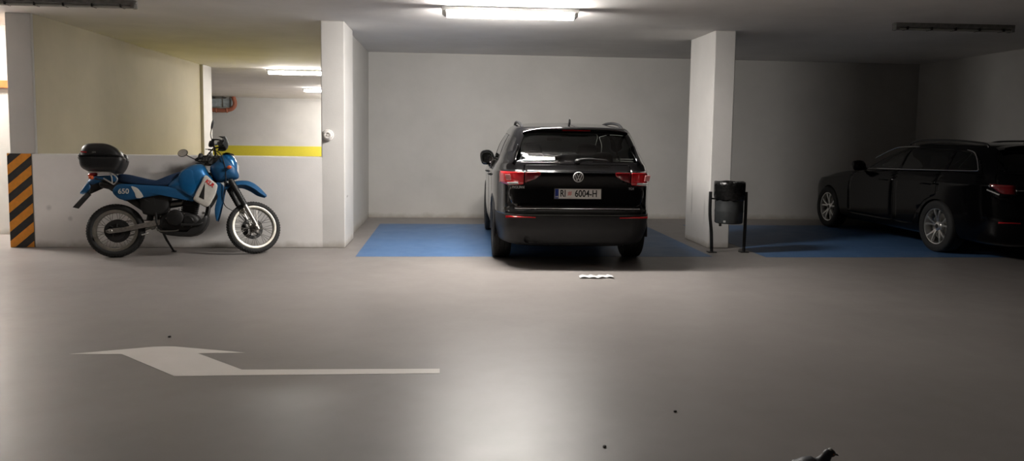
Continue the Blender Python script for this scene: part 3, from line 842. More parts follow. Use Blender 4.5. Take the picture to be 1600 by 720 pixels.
    obj('dashboard', pillow([(1.65, .75), (2.2, .80), (2.25, 1.06), (1.95, 1.10), (1.70, 1.02)], .68, e=8, fn=lambda u, w_, v: (v, u, w_)), M_seat, root)
    obj('steering_wheel', tube([(-.37 + .18 * math.cos(a), 1.58 + .06 * math.sin(a), .98 + .17 * math.sin(a)) for a in np.linspace(0, 2 * PI, 28, endpoint=False)], .014, n=8, closed=True), M_seat, root)
    obj('rear_view_mirror', box(-.11, .11, 1.32, 1.35, 1.40, 1.46), M_seat, root, bevel=.01)
    obj('aerial', pillow([(-.42, 1.60), (-.30, 1.60), (-.345, 1.625), (-.40, 1.672), (-.415, 1.67)], .014, fn=lambda u, w_, v: (v - .0, u + .25, w_ + .01), sm=2, e=2), M_black, root)
    return root
build_suv()

# ------------------------------------------------------------------ estate car (right, in the dark)
def build_estate():
    root = thing('estate_car', 'black estate car in the dark bay right of the pillar', 'car', (7.43, 9.75, .0015), math.radians(1.2))
    L = [
        (.80, 3.60, -.98, 4.2, 5, .20, None),
        (.88, 3.72, -1.06, 4.2, 5, .24, None),
        (.915, 3.76, -1.10, 4.2, 5.5, .36, None),
        (.925, 3.78, -1.12, 4.2, 5.5, .52, None),
        (.928, 3.775, -1.10, 4.2, 5.5, .64, None),
        (.930, 3.74, -1.075, 4.2, 5.5, [(-1.2, .80), (4, .72)], None),
        (.932, 3.68, -1.075, 4.0, 5.5, [(-1.2, .94), (2.4, .87), (4, .77)], None),
        (.920, 3.55, -1.06, 3.8, 5.5, [(-1.2, .97), (2.4, .92), (3.5, .81)], None),
        (.900, 3.30, -1.03, 3.6, 5.5, [(-1.2, 1.02), (2.4, .965), (3.3, .87)], None),
        (.865, 2.50, -.985, 3.4, 5.5, [(-1.2, 1.09), (.8, 1.04), (2.4, 1.005)], None),
        (.845, 2.32, -.95, 3.4, 5.5, [(-1.2, 1.12), (.8, 1.07), (2.4, 1.04)], None),
        (.770, 1.85, -.84, 3.4, 5, 1.23, None),
        (.700, 1.45, -.74, 3.4, 5, [(-.9, 1.36), (.5, 1.36), (2, 1.35)], None),
        (.655, 1.22, -.70, 3.4, 5, [(-.9, 1.405), (.7, 1.42), (2, 1.40)], None),
        (.600, 1.08, -.67, 3.4, 5, [(-.9, 1.425), (.7, 1.445), (1.3, 1.43)], None),
        (.40, .98, -.64, 3.4, 4, [(-.9, 1.445), (.6, 1.468), (1.2, 1.445)], None),
        (.002, .95, -.63, 3.4, 4, [(-.9, 1.452), (.6, 1.475), (1.2, 1.45)], None),
    ]
    bm = car_shell(L)
    for y in (0, 2.83):
        for s in (-1, 1):
            bm = bool_cut(bm, lathe([(.001, .60 * s), (.365, .60 * s), (.365, 1.1 * s), (.001, 1.1 * s)], 48, 'X', c=(0, y, .345), caps=False))
    bm.normal_update()
    g = carve(bm, rnd([(-.70, 1.12), (.70, 1.12), (.575, 1.355), (-.575, 1.355)], .05), 1, lambda c, n: n.y < -.25 and c.y < -.2, gap=.004)
    shell_obj('rear_window', g, M_glass_d, root, off=-.003)
    for s in (-1, 1):
        mir = lambda P: [(s * a, b) for a, b in P]
        g = carve(bm, rnd([(-1.12, .845), (-.94, .845), (-.80, .965), (-1.12, .955)], .02), 0, lambda c, n: s * c.x > .62, gap=.003)
        o = shell_obj('tail_light', g, M_red_d, root, off=.004, thick=.02)
        obj('lens_strip', tube([(s * (.925 - .09 * t), -.93 - .10 * t, .900 - .055 * t) for t in (0, .5, 1)], .008), M_clear, o)
        side = lambda c, n: s * c.x > .5 and s * n.x > .35
        for P in ([(-.62, 1.125), (-.06, 1.10), (-.06, 1.355), (-.32, 1.335), (-.46, 1.27)], [(.0, 1.10), (.93, 1.07), (.93, 1.375), (.0, 1.362)], [(1.0, 1.07), (1.90, 1.045), (1.62, 1.20), (1.32, 1.345), (1.0, 1.375)]):
            shell_obj('side_window', carve(bm, rnd(P, .03), 0, side, gap=.004), M_glass_d, root, off=-.003)
        low = lambda c, n: s * c.x > .6 and s * n.x > .2
        d1 = shell_obj('rear_door', carve(bm, rnd([(.02, 1.075), (.965, 1.05), (.965, .33), (.50, .33), (.42, .50), (.24, .68), (.02, .76)], .03), 0, low, gap=.005), M_black2, root, thick=.01)
        d2 = shell_obj('front_door', carve(bm, rnd([(.98, 1.05), (1.98, 1.02), (2.15, .88), (2.20, .33), (.98, .33)], .03), 0, low, gap=.005), M_black2, root, thick=.01)
        for d, yy in ((d1, .14), (d2, 1.12)):
            obj('door_handle', tube([(s * .928, yy, .895), (s * .955, yy + .03, .90), (s * .955, yy + .17, .90), (s * .928, yy + .20, .895)], .012, sub=4, flat=.8), M_black2, d)
        # chrome line round the side glass, laid on the shell
        sh = {1.04: .862, 1.10: .852, 1.12: .846, 1.24: .764, 1.34: .708, 1.38: .655, 1.405: .63}
        zs = sorted(sh); xs = [sh[z] for z in zs]
        line = [(1.93, 1.040), (1.0, 1.062), (.0, 1.092), (-.60, 1.112), (-.655, 1.125), (-.62, 1.165), (-.48, 1.285), (-.34, 1.352), (-.06, 1.376), (.5, 1.392), (1.0, 1.392), (1.34, 1.362), (1.66, 1.205)]
        pts = [(s * (float(np.interp(z, zs, xs)) + .006), y, z) for y, z in line]
        obj('chrome_window_trim', tube(pts, .008, sub=4, n=8), M_chrome, root)
        obj('roof_rail', tube([(s * .60, -.50, 1.405), (s * .605, -.42, 1.455), (s * .61, .1, 1.488), (s * .61, .8, 1.485), (s * .60, 1.05, 1.45), (s * .595, 1.12, 1.42)], .014, sub=5), M_frame, root)
        mo = obj('wing_mirror', pillow([(-.10, -.05), (.06, -.07), (.11, .0), (.10, .07), (-.02, .09), (-.10, .05)], .075, e=2.6, fn=lambda a, b, v: (s * (.985 + a * .9), 1.80 + v, 1.075 + b), center=(0, .02)), M_black2, root)
        obj('mirror_stalk', tube([(s * .855, 1.82, 1.03), (s * .93, 1.81, 1.04)], .028), M_plastic_d, mo)
        obj('rear_reflector', pillow(mir([(.60, .515), (.84, .520), (.84, .500), (.60, .500)]), .008, fn=lambda a, b, v: (a, -1.112 + 1.1 * max(0, abs(a) - .60) ** 2 + v, b), sm=0), M_red, root)
        for yy in (0, 2.83):
            car_wheel('rear_wheel' if yy == 0 else 'front_wheel', root, s * .82, yy, .345, .240, .225, s, rim=M_alloy)
    shell_obj('windscreen', carve(bm, rnd([(-.68, 1.05), (.68, 1.05), (.58, 1.39), (-.58, 1.39)], .06), 1, lambda c, n: n.y > .25 and c.y > .9 and c.z > 1.03, gap=.003), M_glass_d, root, off=-.003)
    tg = shell_obj('tailgate', carve(bm, rnd([(-.74, 1.085), (-.80, .80), (-.62, .72), (.62, .72), (.80, .80), (.74, 1.085)], .04), 1, lambda c, n: n.y < -.3 and c.y < -.5, gap=.005), M_black2, root, thick=.008)
    shell_obj('body', bm, M_black2, root, thick=.006)
    obj('chrome_strip', tube([(x, -1.095 + .03 * abs(x) ** 2, .898) for x in np.linspace(-.66, .66, 12)], .007, n=8), M_chrome, tg)
    obj('licence_plate', box(-.26, .26, -1.093, -1.085, .755, .865), M_plate, root, bevel=.003)
    rows = []
    for x in np.linspace(-.57, .57, 21):
        k = abs(x) / .57; d = .04 * k ** 4; y0 = -.80 + .06 * k ** 3
        rows.append([(x, y0 + .22, 1.445 - d), (x, y0 + .10, 1.452 - d), (x, y0, 1.446 - d), (x, y0 + .01, 1.425 - d), (x, y0 + .22, 1.40 - d)])
    obj('roof_spoiler', grid(rows, None, True, True, True), M_black2, root)
    obj('aerial', pillow([(-.46, 1.43), (-.30, 1.44), (-.34, 1.465), (-.43, 1.515)], .014, fn=lambda u, w_, v: (v - .0, u, w_), sm=2, e=2), M_black2, root)
    obj('underbody', box(-.60, .60, -.6, 3.3, .19, .34), M_plastic_d, root, bevel=.03)
    for x in (-.37, .37):
        q = obj('front_seat', seat_bm(x, 1.25, .42, .52), M_seat, root); obj('headrest', headrest_bm(x, .78, 1.10), M_seat, q)
    q = obj('rear_seat', seat_bm(0, .20, .42, 1.25), M_seat, root)
    for x in (-.42, 0, .42): obj('headrest', headrest_bm(x, -.26, 1.04, .24, .14), M_seat, q)
    return root
build_estate()

# ------------------------------------------------------------------ enduro motorcycle on its side stand
def build_motorcycle():
    root = thing('motorcycle', 'blue enduro motorcycle with black top case leaning on its stand before the low wall', 'motorcycle')
    Fv = Vector((1.522, .298, 0)).normalized(); Lv = Vector((0, 0, 1)).cross(Fv); ph = math.radians(9)
    Wv = Vector((0, 0, 1)) * math.cos(ph) + Lv * math.sin(ph); Yv = Wv.cross(Fv)
    M = Matrix((Fv, Yv, Wv)).transposed().to_4x4(); M.translation = (-3.836, 9.231, 0)
    root.matrix_world = M
    P = lambda u, w, v: (u, -v, w)
    # steering: front parts are turned 22 degrees left about the raked head axis
    ax = Vector((-math.sin(math.radians(28)), 0, math.cos(math.radians(28)))); A0 = Vector((1.477, 0, .282))
    ST = Matrix.Translation(A0) @ Matrix.Rotation(math.radians(22), 4, ax) @ Matrix.Translation(-A0)
    def steer(o): o.matrix_local = ST; return o

    def wheel(name, cx, R, r_in, r_out, w, hub_r, nsp, rimmat):
        c = (cx, 0, R)
        sec = []
        n = 18
        for k in range(n):
            a = 2 * PI * k / n; rr = (R + r_out) / 2 + (R - r_out) / 2 * 1.18 * math.cos(a) - .004; yy = w / 2 * math.sin(a)
            if rr > R: rr = R
            sec.append((rr, yy))
        ty = lathe(sec, 72, 'Y', c=c, closed=True)
        # tread blocks
        for k in range(60):
            a = 2 * PI * k / 60
            for (y0, y1, dr) in ((-w * .30, -w * .08, 0), (w * .08, w * .30, 0), (-w * .46, -w * .33, -.012), (w * .33, w * .46, -.012)):
                aa = a + (.05 if abs(y0) > w * .3 or abs(y1) > w * .31 else 0)
                vs = []
                for (da, r2) in ((-.030, R + dr - .012), (.030, R + dr - .012), (.026, R + dr), (-.026, R + dr)):
                    for y in (y0, y1): vs.append(ty.verts.new((cx + r2 * math.cos(aa + da), y, R + r2 * math.sin(aa + da))))
                for f in ((0, 2, 3, 1), (2, 4, 5, 3), (4, 6, 7, 5), (6, 0, 1, 7), (0, 6, 4, 2), (1, 3, 5, 7)): ty.faces.new([vs[i] for i in f])
        t = obj(name, ty, M_rubber, root, angle=40)
        h = w * .36
        rb_ = lathe([(r_in, -h * .5), (r_in + .006, -h * .95), (r_out - .004, -h * 1.08), (r_out + .004, -h * 1.05), (r_out - .004, -h * .8), (r_in + .016, -h * .5), (r_in + .016, h * .5), (r_out - .004, h * .8), (r_out + .004, h * 1.05), (r_out - .004, h * 1.08), (r_in + .006, h * .95), (r_in, h * .5)], 72, 'Y', c=c, closed=True)
        obj('rim', rb_, rimmat, t, angle=30)
        sp = bmesh.new()
        for k in range(nsp):
            a = 2 * PI * k / nsp; s = 1 if k % 2 else -1; da = .75 * (1 if (k // 2) % 2 else -1)
            p0 = (cx + hub_r * math.cos(a + da), s * .032, R + hub_r * math.sin(a + da)); p1 = (cx + (r_in + .004) * math.cos(a), s * .006, R + (r_in + .004) * math.sin(a))
            tube([p0, p1], .0028, sp, n=5)
        lathe([(hub_r - .012, -.045), (hub_r, -.04), (hub_r, -.03), (hub_r - .02, -.024), (hub_r - .02, .024), (hub_r, .03), (hub_r, .04), (hub_r - .012, .045), (.012, .05), (.012, -.05)], 36, 'Y', c=c, closed=True, bm=sp)
        obj('spoked_hub', sp, M_steel, t, angle=40)
        return t
    rw = wheel('rear_wheel', .002, .311, .205, .238, .118, .055, 36, M_rim_gold)
    fw = wheel('front_wheel', 1.53, .321, .232, .262, .09, .045, 36, M_rim_gold)
    steer(fw)
    # discs: rear on the right, front on the left
    def disc(cx, cz, r, v, name, parent, m):
        b = lathe([(r * .66, v - .003), (r, v - .003), (r, v + .003), (r * .66, v + .003)], 48, 'Y', c=(cx, 0, cz), closed=True)
        for k in range(6):
            a = 2 * PI * k / 6
            tube([(cx + .04 * math.cos(a), v, cz + .04 * math.sin(a)), (cx + r * .7 * math.cos(a + .25), v, cz + r * .7 * math.sin(a + .25))], .008, b, n=6)
        return obj(name, b, m, parent, angle=30)
    disc(.002, .311, .115, -.065, 'brake_disc', rw, M_plastic_d); disc(1.53, .321, .13, .062, 'brake_disc', fw, M_plastic_d)
    obj('hub_cover', lathe([(.01, -.045), (.10, -.045), (.125, -.05), (.135, -.05), (.135, -.058), (.12, -.062), (.05, -.062), (.045, -.075), (.01, -.075)], 48, 'Y', c=(.03, 0, .305), closed=True), M_engine, rw)
    obj('sprocket', lathe([(.05, .06), (.098, .06), (.104, .064), (.098, .068), (.05, .068)], 48, 'Y', c=(.002, 0, .311), closed=True), M_steel, rw)
    obj('brake_caliper', pillow([(1.40, .30), (1.44, .24), (1.48, .27), (1.46, .36), (1.41, .37)], .03, fn=lambda u, w, v: P(u, w, -.065 + v)), M_engine, fw)
    # swingarm
    b = bmesh.new()
    for s in (-1, 1):
        rows = []
        for u, w, hh in ((-.075, .300, .016), (-.05, .302, .027), (.10, .318, .026), (.25, .350, .027), (.45, .392, .034), (.50, .40, .03)):
            v = s * (.098 if u < .3 else .085)
            rows.append([P(u, w + hh, v - .013), P(u, w + hh, v + .013), P(u, w - hh, v + .013), P(u, w - hh, v - .013)])
        grid(rows, b, True, True, True)
    box(.36, .42, -.09, .09, .34, .41, b)
    sw = obj('swingarm', b, M_brush, root, smooth=False, bevel=.006, label='dull aluminium arm')
    obj('axle_nut', lathe([(.001, -.13), (.014, -.13), (.02, -.125), (.02, -.11), (.001, -.11)], 6, 'Y', c=(-.03, 0, .303), caps=False), M_brush, sw)
    obj('chain_adjuster', box(-.085, -.055, -.118, -.10, .288, .316), M_steel, sw, bevel=.003)
    obj('chain', tube([P(0, .415, -.062), P(.45, .43, -.062), P(.47, .40, -.062), P(.45, .37, -.062), P(0, .21, -.062), P(-.09, .27, -.062), P(-.09, .36, -.062)], .008, sub=3, closed=True, n=6), M_steel, root)
    # engine
    e = obj('engine', pillow([(.47, .33), (.56, .285), (.80, .27), (.90, .31), (.93, .42), (.86, .50), (.72, .53), (.58, .52), (.48, .46)], .125, e=4.5, fn=P, sm=3), M_engine, root)
    b = lathe([(.001, -.155), (.075, -.155), (.092, -.145), (.098, -.12), (.098, -.08)], 40, 'Y', c=(.655, 0, .445), caps=False)
    obj('clutch_cover', b, M_engine, e)
    b = lathe([(.001, -.145), (.05, -.145), (.06, -.135), (.062, -.09)], 32, 'Y', c=(.80, 0, .40), caps=False)
    obj('generator_cover', b, M_engine, e)
    for (u, w) in ((.56, .44), (.60, .53), (.70, .545), (.755, .49), (.86, .40), (.835, .34), (.74, .34)):
        obj('bolt', lathe([(.001, -.15), (.008, -.15), (.009, -.12)], 8, 'Y', c=(u, 0, w), caps=False), M_steel, e)
    for (u, w) in ((.96, .50), (.935, .40), (.885, .445)):
        obj('fitting', lathe([(.001, -.10), (.013, -.10), (.016, -.09), (.016, -.05)], 12, 'Y', c=(u, 0, w), caps=False), M_alloy, e)
    # cylinder with fins
    b = bmesh.new()
    for k in range(9):
        z0 = .50 + k * .021
        prism(rnd([(.70 + k * .004, -.08), (.89 + k * .004, -.08), (.89 + k * .004, .08), (.70 + k * .004, .08)], .03), z0, z0 + (.012), b)
    prism([(.73, -.06), (.86, -.06), (.88, .06), (.73, .06)], .49, .70, b)
    obj('cylinder', b, M_engine, root, smooth=False)
    obj('cylinder_head', pillow([(.70, .675), (.93, .675), (.94, .73), (.86, .765), (.72, .75)], .095, e=4, fn=P), M_engine, root)
    obj('carburettor', tube([P(.52, .60, 0), P(.72, .63, 0)], .045, n=16), M_steel, root)
    obj('airbox', pillow([(.30, .50), (.54, .50), (.60, .70), (.50, .78), (.28, .76)], .115, e=6, fn=P), M_plastic_d, root)
    g = text('engine_letter', 'X', .05, M_alloy, e, P(.765, .66, .118), (PI / 2, 0, 0), depth=.003)
    # skid plate
    obj('skid_plate', pillow([(.46, .30), (.56, .245), (.80, .222), (.93, .262), (1.005, .36), (1.02, .46), (.985, .46), (.93, .33), (.80, .275), (.58, .285)], .135, e=8, fn=P, center=(.78, .27), sm=2), M_plastic_d, root)
    # frame
    b = bmesh.new()
    for s in (-1, 1):
        tube([P(1.10, .92, s * .025), P(1.03, .70, s * .05), P(.98, .45, s * .07), P(.90, .29, s * .085), P(.60, .27, s * .09), P(.46, .36, s * .085), P(.44, .58, s * .10), P(.40, .80, s * .10)], .015, b, sub=5, n=10)
        tube([P(1.12, 1.0, s * .03), P(.90, .93, s * .09), P(.62, .83, s * .11), P(.40, .80, s * .10), P(.10, .84, s * .10), P(-.20, .91, s * .09)], .014, b, sub=4, n=10)
        tube([P(.44, .60, s * .10), P(.22, .72, s * .11), P(.0, .83, s * .10)], .012, b, sub=4, n=8)
    tube([P(1.12, .86, 0), P(1.055, 1.03, 0)], .033, b, n=16)
    obj('frame', b, M_frame, root)
    obj('shock_absorber', tube([P(.36, .42, 0), P(.42, .76, 0)], .038, n=14), M_frame, root)
    # exhaust
    obj('exhaust_pipe', tube([P(.90, .70, -.02), P(1.00, .66, .03), P(1.02, .52, .08), P(.97, .40, .11), P(.90, .36, .135), P(.72, .36, .15)], .02, sub=6, n=12), M_engine, root)
    obj('silencer', tube([P(.50, .60, .07), P(.34, .67, .08), P(.26, .72, .082), P(.05, .80, .082), P(-.12, .845, .082), P(-.16, .852, .08)], [.020, .026, .040, .042, .040, .015], sub=4, n=18), M_engine, root)
    # radiator (behind the white shrouds)
    obj('radiator', box(.98, 1.03, -.15, .15, .62, .86), M_engine, root)
    # tank, seat, panels
    tk = obj('fuel_tank', pillow([(.56, .86), (.66, .945), (.70, .995), (.76, 1.045), (.84, 1.085), (.93, 1.095), (.985, 1.05), (1.03, .97), (1.08, .90), (1.05, .80), (.97, .70), (.90, .645), (.83, .645), (.72, .71), (.60, .76), (.52, .78)], .168, e=2.9, fn=P, center=(.84, .88), rings=12), M_mblue, root, angle=60)
    obj('fuel_cap', lathe([(.001, .022), (.036, .02), (.042, .005), (.042, -.03)], 28, 'Z', c=(.90, 0, 1.09), caps=False), M_frame, tk)
    obj('knee_panel', pillow([(.70, .94), (.77, 1.01), (.85, 1.00), (.89, .90), (.90, .80), (.84, .70), (.76, .74), (.70, .82)], .018, fn=lambda u, w, v: P(u, w, .155 + v), two=False, sm=3, e=2.2), M_mblue, tk)
    obj('knee_panel', pillow([(.70, .94), (.77, 1.01), (.85, 1.00), (.89, .90), (.90, .80), (.84, .70), (.76, .74), (.70, .82)], .018, fn=lambda u, w, v: P(u, w, -.155 - v), two=False, sm=3, e=2.2), M_mblue, tk)
    obj('seat', pillow([(.02, .885), (.03, .965), (.14, .965), (.26, .935), (.38, .905), (.47, .895), (.57, .915), (.67, .955), (.715, 1.0), (.76, .99), (.74, .90), (.66, .84), (.50, .80), (.30, .82), (.12, .84)], .13, e=3.6, fn=P, center=(.40, .865)), M_mseat, root)
    for s in (1, -1):
        fn = lambda u, w, v: P(u, w, s * (.128 + v))
        sp = obj('side_panel', pillow([(-.012, .75), (.0, .80), (.05, .845), (.15, .845), (.30, .835), (.50, .82), (.68, .80), (.80, .76), (.86, .68), (.845, .635), (.74, .695), (.60, .72), (.47, .712), (.36, .69), (.24, .668), (.13, .658), (.06, .672), (.02, .705)], .022, fn=fn, two=False, sm=2, e=2.2, center=(.32, .755)), M_mblue_m, root, angle=50)
        obj('white_patch', pillow([(.185, .812), (.215, .812), (.262, .786), (.318, .695), (.245, .678), (.225, .74)], .003, fn=lambda u, w, v: P(u, w, s * (.148 + v)), sm=2, e=6), M_mwhite, sp, label='white flash on the blue panel')
        sh = obj('radiator_shroud', pillow([(.995, .945), (1.06, .89), (1.122, .832), (1.125, .79), (1.10, .70), (1.04, .59), (1.0, .568), (.93, .60), (.868, .645), (.862, .67), (.90, .76), (.95, .86)], .024, fn=lambda u, w, v: P(u, w, s * (.165 + v)), two=False, sm=3, e=5, center=(.99, .75)), M_mwhite, root, label='white plastic shroud')
        obj('air_slot', prism([(.990, .845), (.981, .652), (.925, .680)], .187, .1915, fn=lambda u, w, v: P(u, w, s * v)), M_ink, sh, smooth=False)
        obj('front_panel', pillow([(1.09, .84), (1.15, .86), (1.20, .80), (1.19, .72), (1.165, .58), (1.12, .405), (1.10, .43), (1.09, .54), (1.11, .64), (1.125, .72)], .010, fn=lambda u, w, v: P(u, w, s * (.105 + v)), sm=3, e=3, center=(1.13, .68)), M_mblue_m, root)
        # rack tube loops
        obj('rack_tube', tube([P(-.26, .985, s * .11), P(-.06, .985, s * .12), P(.0, .955, s * .125), P(.035, .90, s * .125), (lambda q: q)(P(.005, .845, s * .125)), P(-.03, .862, s * .125), P(-.11, .915, s * .115)], .0085, sub=5, n=10), M_alloy, root, label='bright aluminium tube')
        obj('rack_strut', tube([P(-.05, .985, s * .12), P(-.022, .925, s * .123), P(-.015, .855, s * .125)], .0075, n=8), M_alloy, root)
        # indicators
        obj('rear_indicator', pillow([(-.25, .90), (-.21, .90), (-.205, .935), (-.25, .94)], .03, fn=lambda u, w, v: P(u, w, s * (.16) + v), e=2.5), M_amber, root)
    text('panel_number', '650', .082, M_mwhite, root, P(.107, .757, .1515), (PI / 2, 0, 0), sx=.95, depth=.001, bold=.001, label='white lettering')
    text('shroud_letters', 'KLR', .062, M_redtxt, root, P(1.045, .843, .1905), (PI / 2, math.radians(38), 0), depth=.001, bold=.002, label='red lettering')
    # tail
    obj('tail_cowl', pillow([(-.30, .86), (-.275, .915), (-.23, .945), (-.12, .955), (.04, .955), (.06, .90), (.02, .855), (-.08, .845), (-.18, .86), (-.25, .835)], .105, e=3, fn=P, center=(-.10, .90)), M_mblue_m, root)
    tf = obj('rear_fender', pillow([(-.365, .75), (-.33, .81), (-.28, .87), (-.20, .885), (-.05, .86), (.10, .80), (.30, .60), (.34, .52), (.31, .52), (.22, .66), (.08, .745), (-.06, .795), (-.18, .835), (-.25, .795), (-.29, .745)], .075, e=6, fn=P, sm=2, center=(-.12, .83)), M_plastic_d, root)
    obj('fender_flap', pillow([(-.37, .745), (-.345, .79), (-.295, .865), (-.255, .855), (-.25, .80), (-.30, .745)], .085, e=5, fn=P, sm=2), M_mblue_m, root)
    obj('tail_light', pillow([(-.30, .955), (-.27, .985), (-.205, .99), (-.20, .955), (-.26, .935)], .05, fn=P, e=3), M_red, root)
    # rear plate, hanging backwards
    pc = Vector((-.36, 0, .665)); ang = math.atan2(.749 - .59, -.313 + .443)
    b = box(-.10, .10, -.12, .12, -.002, .002)
    pl = obj('licence_plate', b, M_plate, root, bevel=.002); pl.location = pc; pl.rotation_euler = (0, -ang, 0)
    b = box(-.105, .108, -.124, .124, -.006, -.002); b2 = obj('plate_holder', b, M_plastic_d, pl, bevel=.002)
    obj('holder_arm', tube([P(-.29, .745, 0), P(-.26, .80, 0)], .02), M_plastic_d, root)
    obj('tag_hook', tube([P(-.255, .79, .09), P(-.262, .745, .09)], .006), M_plastic_d, root)
    # top case
    tcb = pillow([(-.355, 1.175), (-.35, 1.24), (-.325, 1.29), (-.27, 1.318), (-.15, 1.325), (-.06, 1.312), (.02, 1.27), (.07, 1.22), (.098, 1.17), (.098, 1.165), (-.12, 1.172), (-.34, 1.172)], .215, e=4.2, fn=P, sm=3, center=(-.12, 1.19))
    lid = obj('top_case_lid', tcb, M_case, root)
    tb = obj('top_case', pillow([(-.362, 1.165), (-.366, 1.12), (-.355, 1.06), (-.32, 1.02), (-.25, .995), (-.10, .992), (.03, .98), (.06, 1.0), (.10, 1.07), (.10, 1.165), (-.12, 1.168)], .212, e=5, fn=P, sm=3, center=(-.12, 1.12)), M_case, root)
    obj('case_seam', pillow([(-.366, 1.163), (-.366, 1.175), (-.10, 1.178), (.102, 1.171), (.102, 1.160), (-.10, 1.165)], .216, e=9, fn=P, sm=1, center=(-.12, 1.17)), M_plastic, tb)
    obj('case_reflector', prism([(-.325, 1.203), (-.265, 1.197), (-.265, 1.209), (-.325, 1.215)], .214, .2165, fn=P), M_red, tb, smooth=False)
    text('case_letters', 'GIVI', .022, M_sticker, tb, P(-.19, 1.203, .2165), (PI / 2, 0, 0), depth=.0006)
    obj('case_latch', pillow([(.075, 1.10), (.075, 1.20), (.115, 1.19), (.12, 1.12)], .05, fn=P, e=4), M_plastic_d, tb)
    obj('rear_case_latch', pillow([(-.35, 1.12), (-.35, 1.22), (-.385, 1.21), (-.385, 1.13)], .06, fn=P, e=4), M_plastic_d, tb)
    obj('case_plate', box(-.27, .02, -.12, .12, .985, 1.0), M_alloy, root, bevel=.004)
    # fairing with headlight
    fa = obj('headlight_fairing', pillow([(1.03, 1.05), (1.08, 1.11), (1.13, 1.17), (1.185, 1.21), (1.25, 1.21), (1.31, 1.165), (1.345, 1.09), (1.36, 1.0), (1.355, .93), (1.31, .905), (1.22, .888), (1.13, .868), (1.09, .90), (1.055, .95)], .148, e=2.7, fn=P, center=(1.19, 1.03)), M_mblue_m, root, angle=60)
    obj('fairing_highlight', pillow([(1.12, 1.13), (1.185, 1.213), (1.25, 1.215), (1.315, 1.168), (1.348, 1.09), (1.362, 1.005), (1.33, 1.0), (1.25, 1.05), (1.17, 1.09)], .135, e=2.4, fn=P, center=(1.25, 1.11)), M_mblue, fa, label='glossy blue upper half, coloured lighter for its highlight')  # bright highlight put into the colour of the upper half
    obj('headlight', lathe([(.001, .0), (.065, -.004), (.085, -.02), (.088, -.05), (.05, -.12)], 32, 'X', c=(1.365, 0, 1.02), caps=False), M_clear, fa)
    obj('windscreen', grid([[P(1.185 + .03 * k - .01 * abs(v / .12) ** 2 * 2, 1.205 + .018 * math.sin(k * .7) + .0 * k, v) for v in np.linspace(-.11, .11, 9)] for k in range(5)], closed=False), M_plastic, fa)
    obj('instruments', pillow([(1.05, 1.08), (1.08, 1.15), (1.14, 1.19), (1.17, 1.17), (1.12, 1.08)], .10, e=4, fn=P), M_plastic_d, root)
    for s in (-1, 1):
        q = obj('front_indicator', ball(P(1.262, 1.038, s * .175), (.028, .022, .022)), M_amber, root)
        obj('indicator_stalk', tube([P(1.25, 1.035, s * .12), P(1.26, 1.037, s * .17)], .010), M_plastic_d, q)
    # fork (steered)
    for s in (-1, 1):
        f = steer(obj('fork_leg', tube([P(1.555, .28, s * .092), P(1.53, .34, s * .092), P(1.40, .585, s * .092)], [.026, .024, .027], n=16), M_brush, root, label='dull aluminium lower leg'))
        g = tube([P(1.405, .575, s * .092), P(1.395, .592, s * .092), P(1.25, .865, s * .092), P(1.24, .885, s * .092)], [.030, .033, .032, .03], n=16)
        for k in range(12):
            t_ = (k + .5) / 12; tube([P(1.395 - .145 * t_ + .003, .592 + .273 * t_ - .006, s * .092), P(1.395 - .145 * t_ - .003, .592 + .273 * t_ + .006, s * .092)], .0365, g, n=16)
        obj('fork_gaiter', g, M_plastic_d, f); 
        obj('stanchion', tube([P(1.25, .865, s * .092), P(1.085, 1.175, s * .092)], .020, n=14), M_steel, f)
    steer(obj('front_axle', tube([P(1.53, .321, -.11), P(1.53, .321, .125)], .013), M_brush, root))
    steer(obj('fork_clamp', pillow([(1.16, .95), (1.25, .93), (1.27, .975), (1.18, 1.0)], .12, fn=P, e=8), M_frame, root))
    steer(obj('upper_fork_clamp', pillow([(1.04, 1.135), (1.13, 1.14), (1.13, 1.175), (1.045, 1.17)], .12, fn=P, e=8), M_frame, root))
    # front fender (high, steered)
    rows = []
    top = [(1.17, .815), (1.25, .862), (1.32, .893), (1.40, .908), (1.48, .905), (1.56, .872), (1.63, .815), (1.70, .742)]
    for k, (u, w) in enumerate(top):
        hw = [.055, .075, .085, .085, .080, .074, .064, .030][k]; drop = [.04, .055, .065, .07, .075, .078, .07, .03][k]
        r = []
        for a in np.linspace(-1, 1, 11):
            r.append(P(u - drop * .35 * abs(a) ** 2.5 * (1 if k > 3 else 0), w - drop * abs(a) ** 2.5, a * hw))
        for a in np.linspace(1, -1, 11):
            r.append(P(u - drop * .35 * abs(a) ** 2.5 * (1 if k > 3 else 0) - .003, w - drop * abs(a) ** 2.5 - .005, a * (hw - .005)))
        rows.append(r)
    rr_ = []
    for i in range(len(rows) - 1):
        for k in range(4):
            rr_.append(None)
    cols = [cat([rows[i][j] for i in range(len(rows))], 4) for j in range(len(rows[0]))]
    rr_ = [[c[i] for c in cols] for i in range(len(cols[0]))]
    steer(obj('front_fender', grid(rr_, None, True, True, True), M_mblue_m, root, angle=50))
    # handlebar (steered)
    hb = [P(.965, 1.265, -.40), P(.985, 1.262, -.28), P(1.04, 1.25, -.17), P(1.075, 1.20, -.07), P(1.08, 1.195, 0), P(1.075, 1.20, .07), P(1.04, 1.25, .17), P(.985, 1.262, .28), P(.965, 1.265, .40)]
    h = steer(obj('handlebar', tube(hb, .0115, sub=5, n=12), M_frame, root))
    obj('bar_brace', tube([P(1.035, 1.25, -.16), P(1.035, 1.25, .16)], .008), M_frame, h)
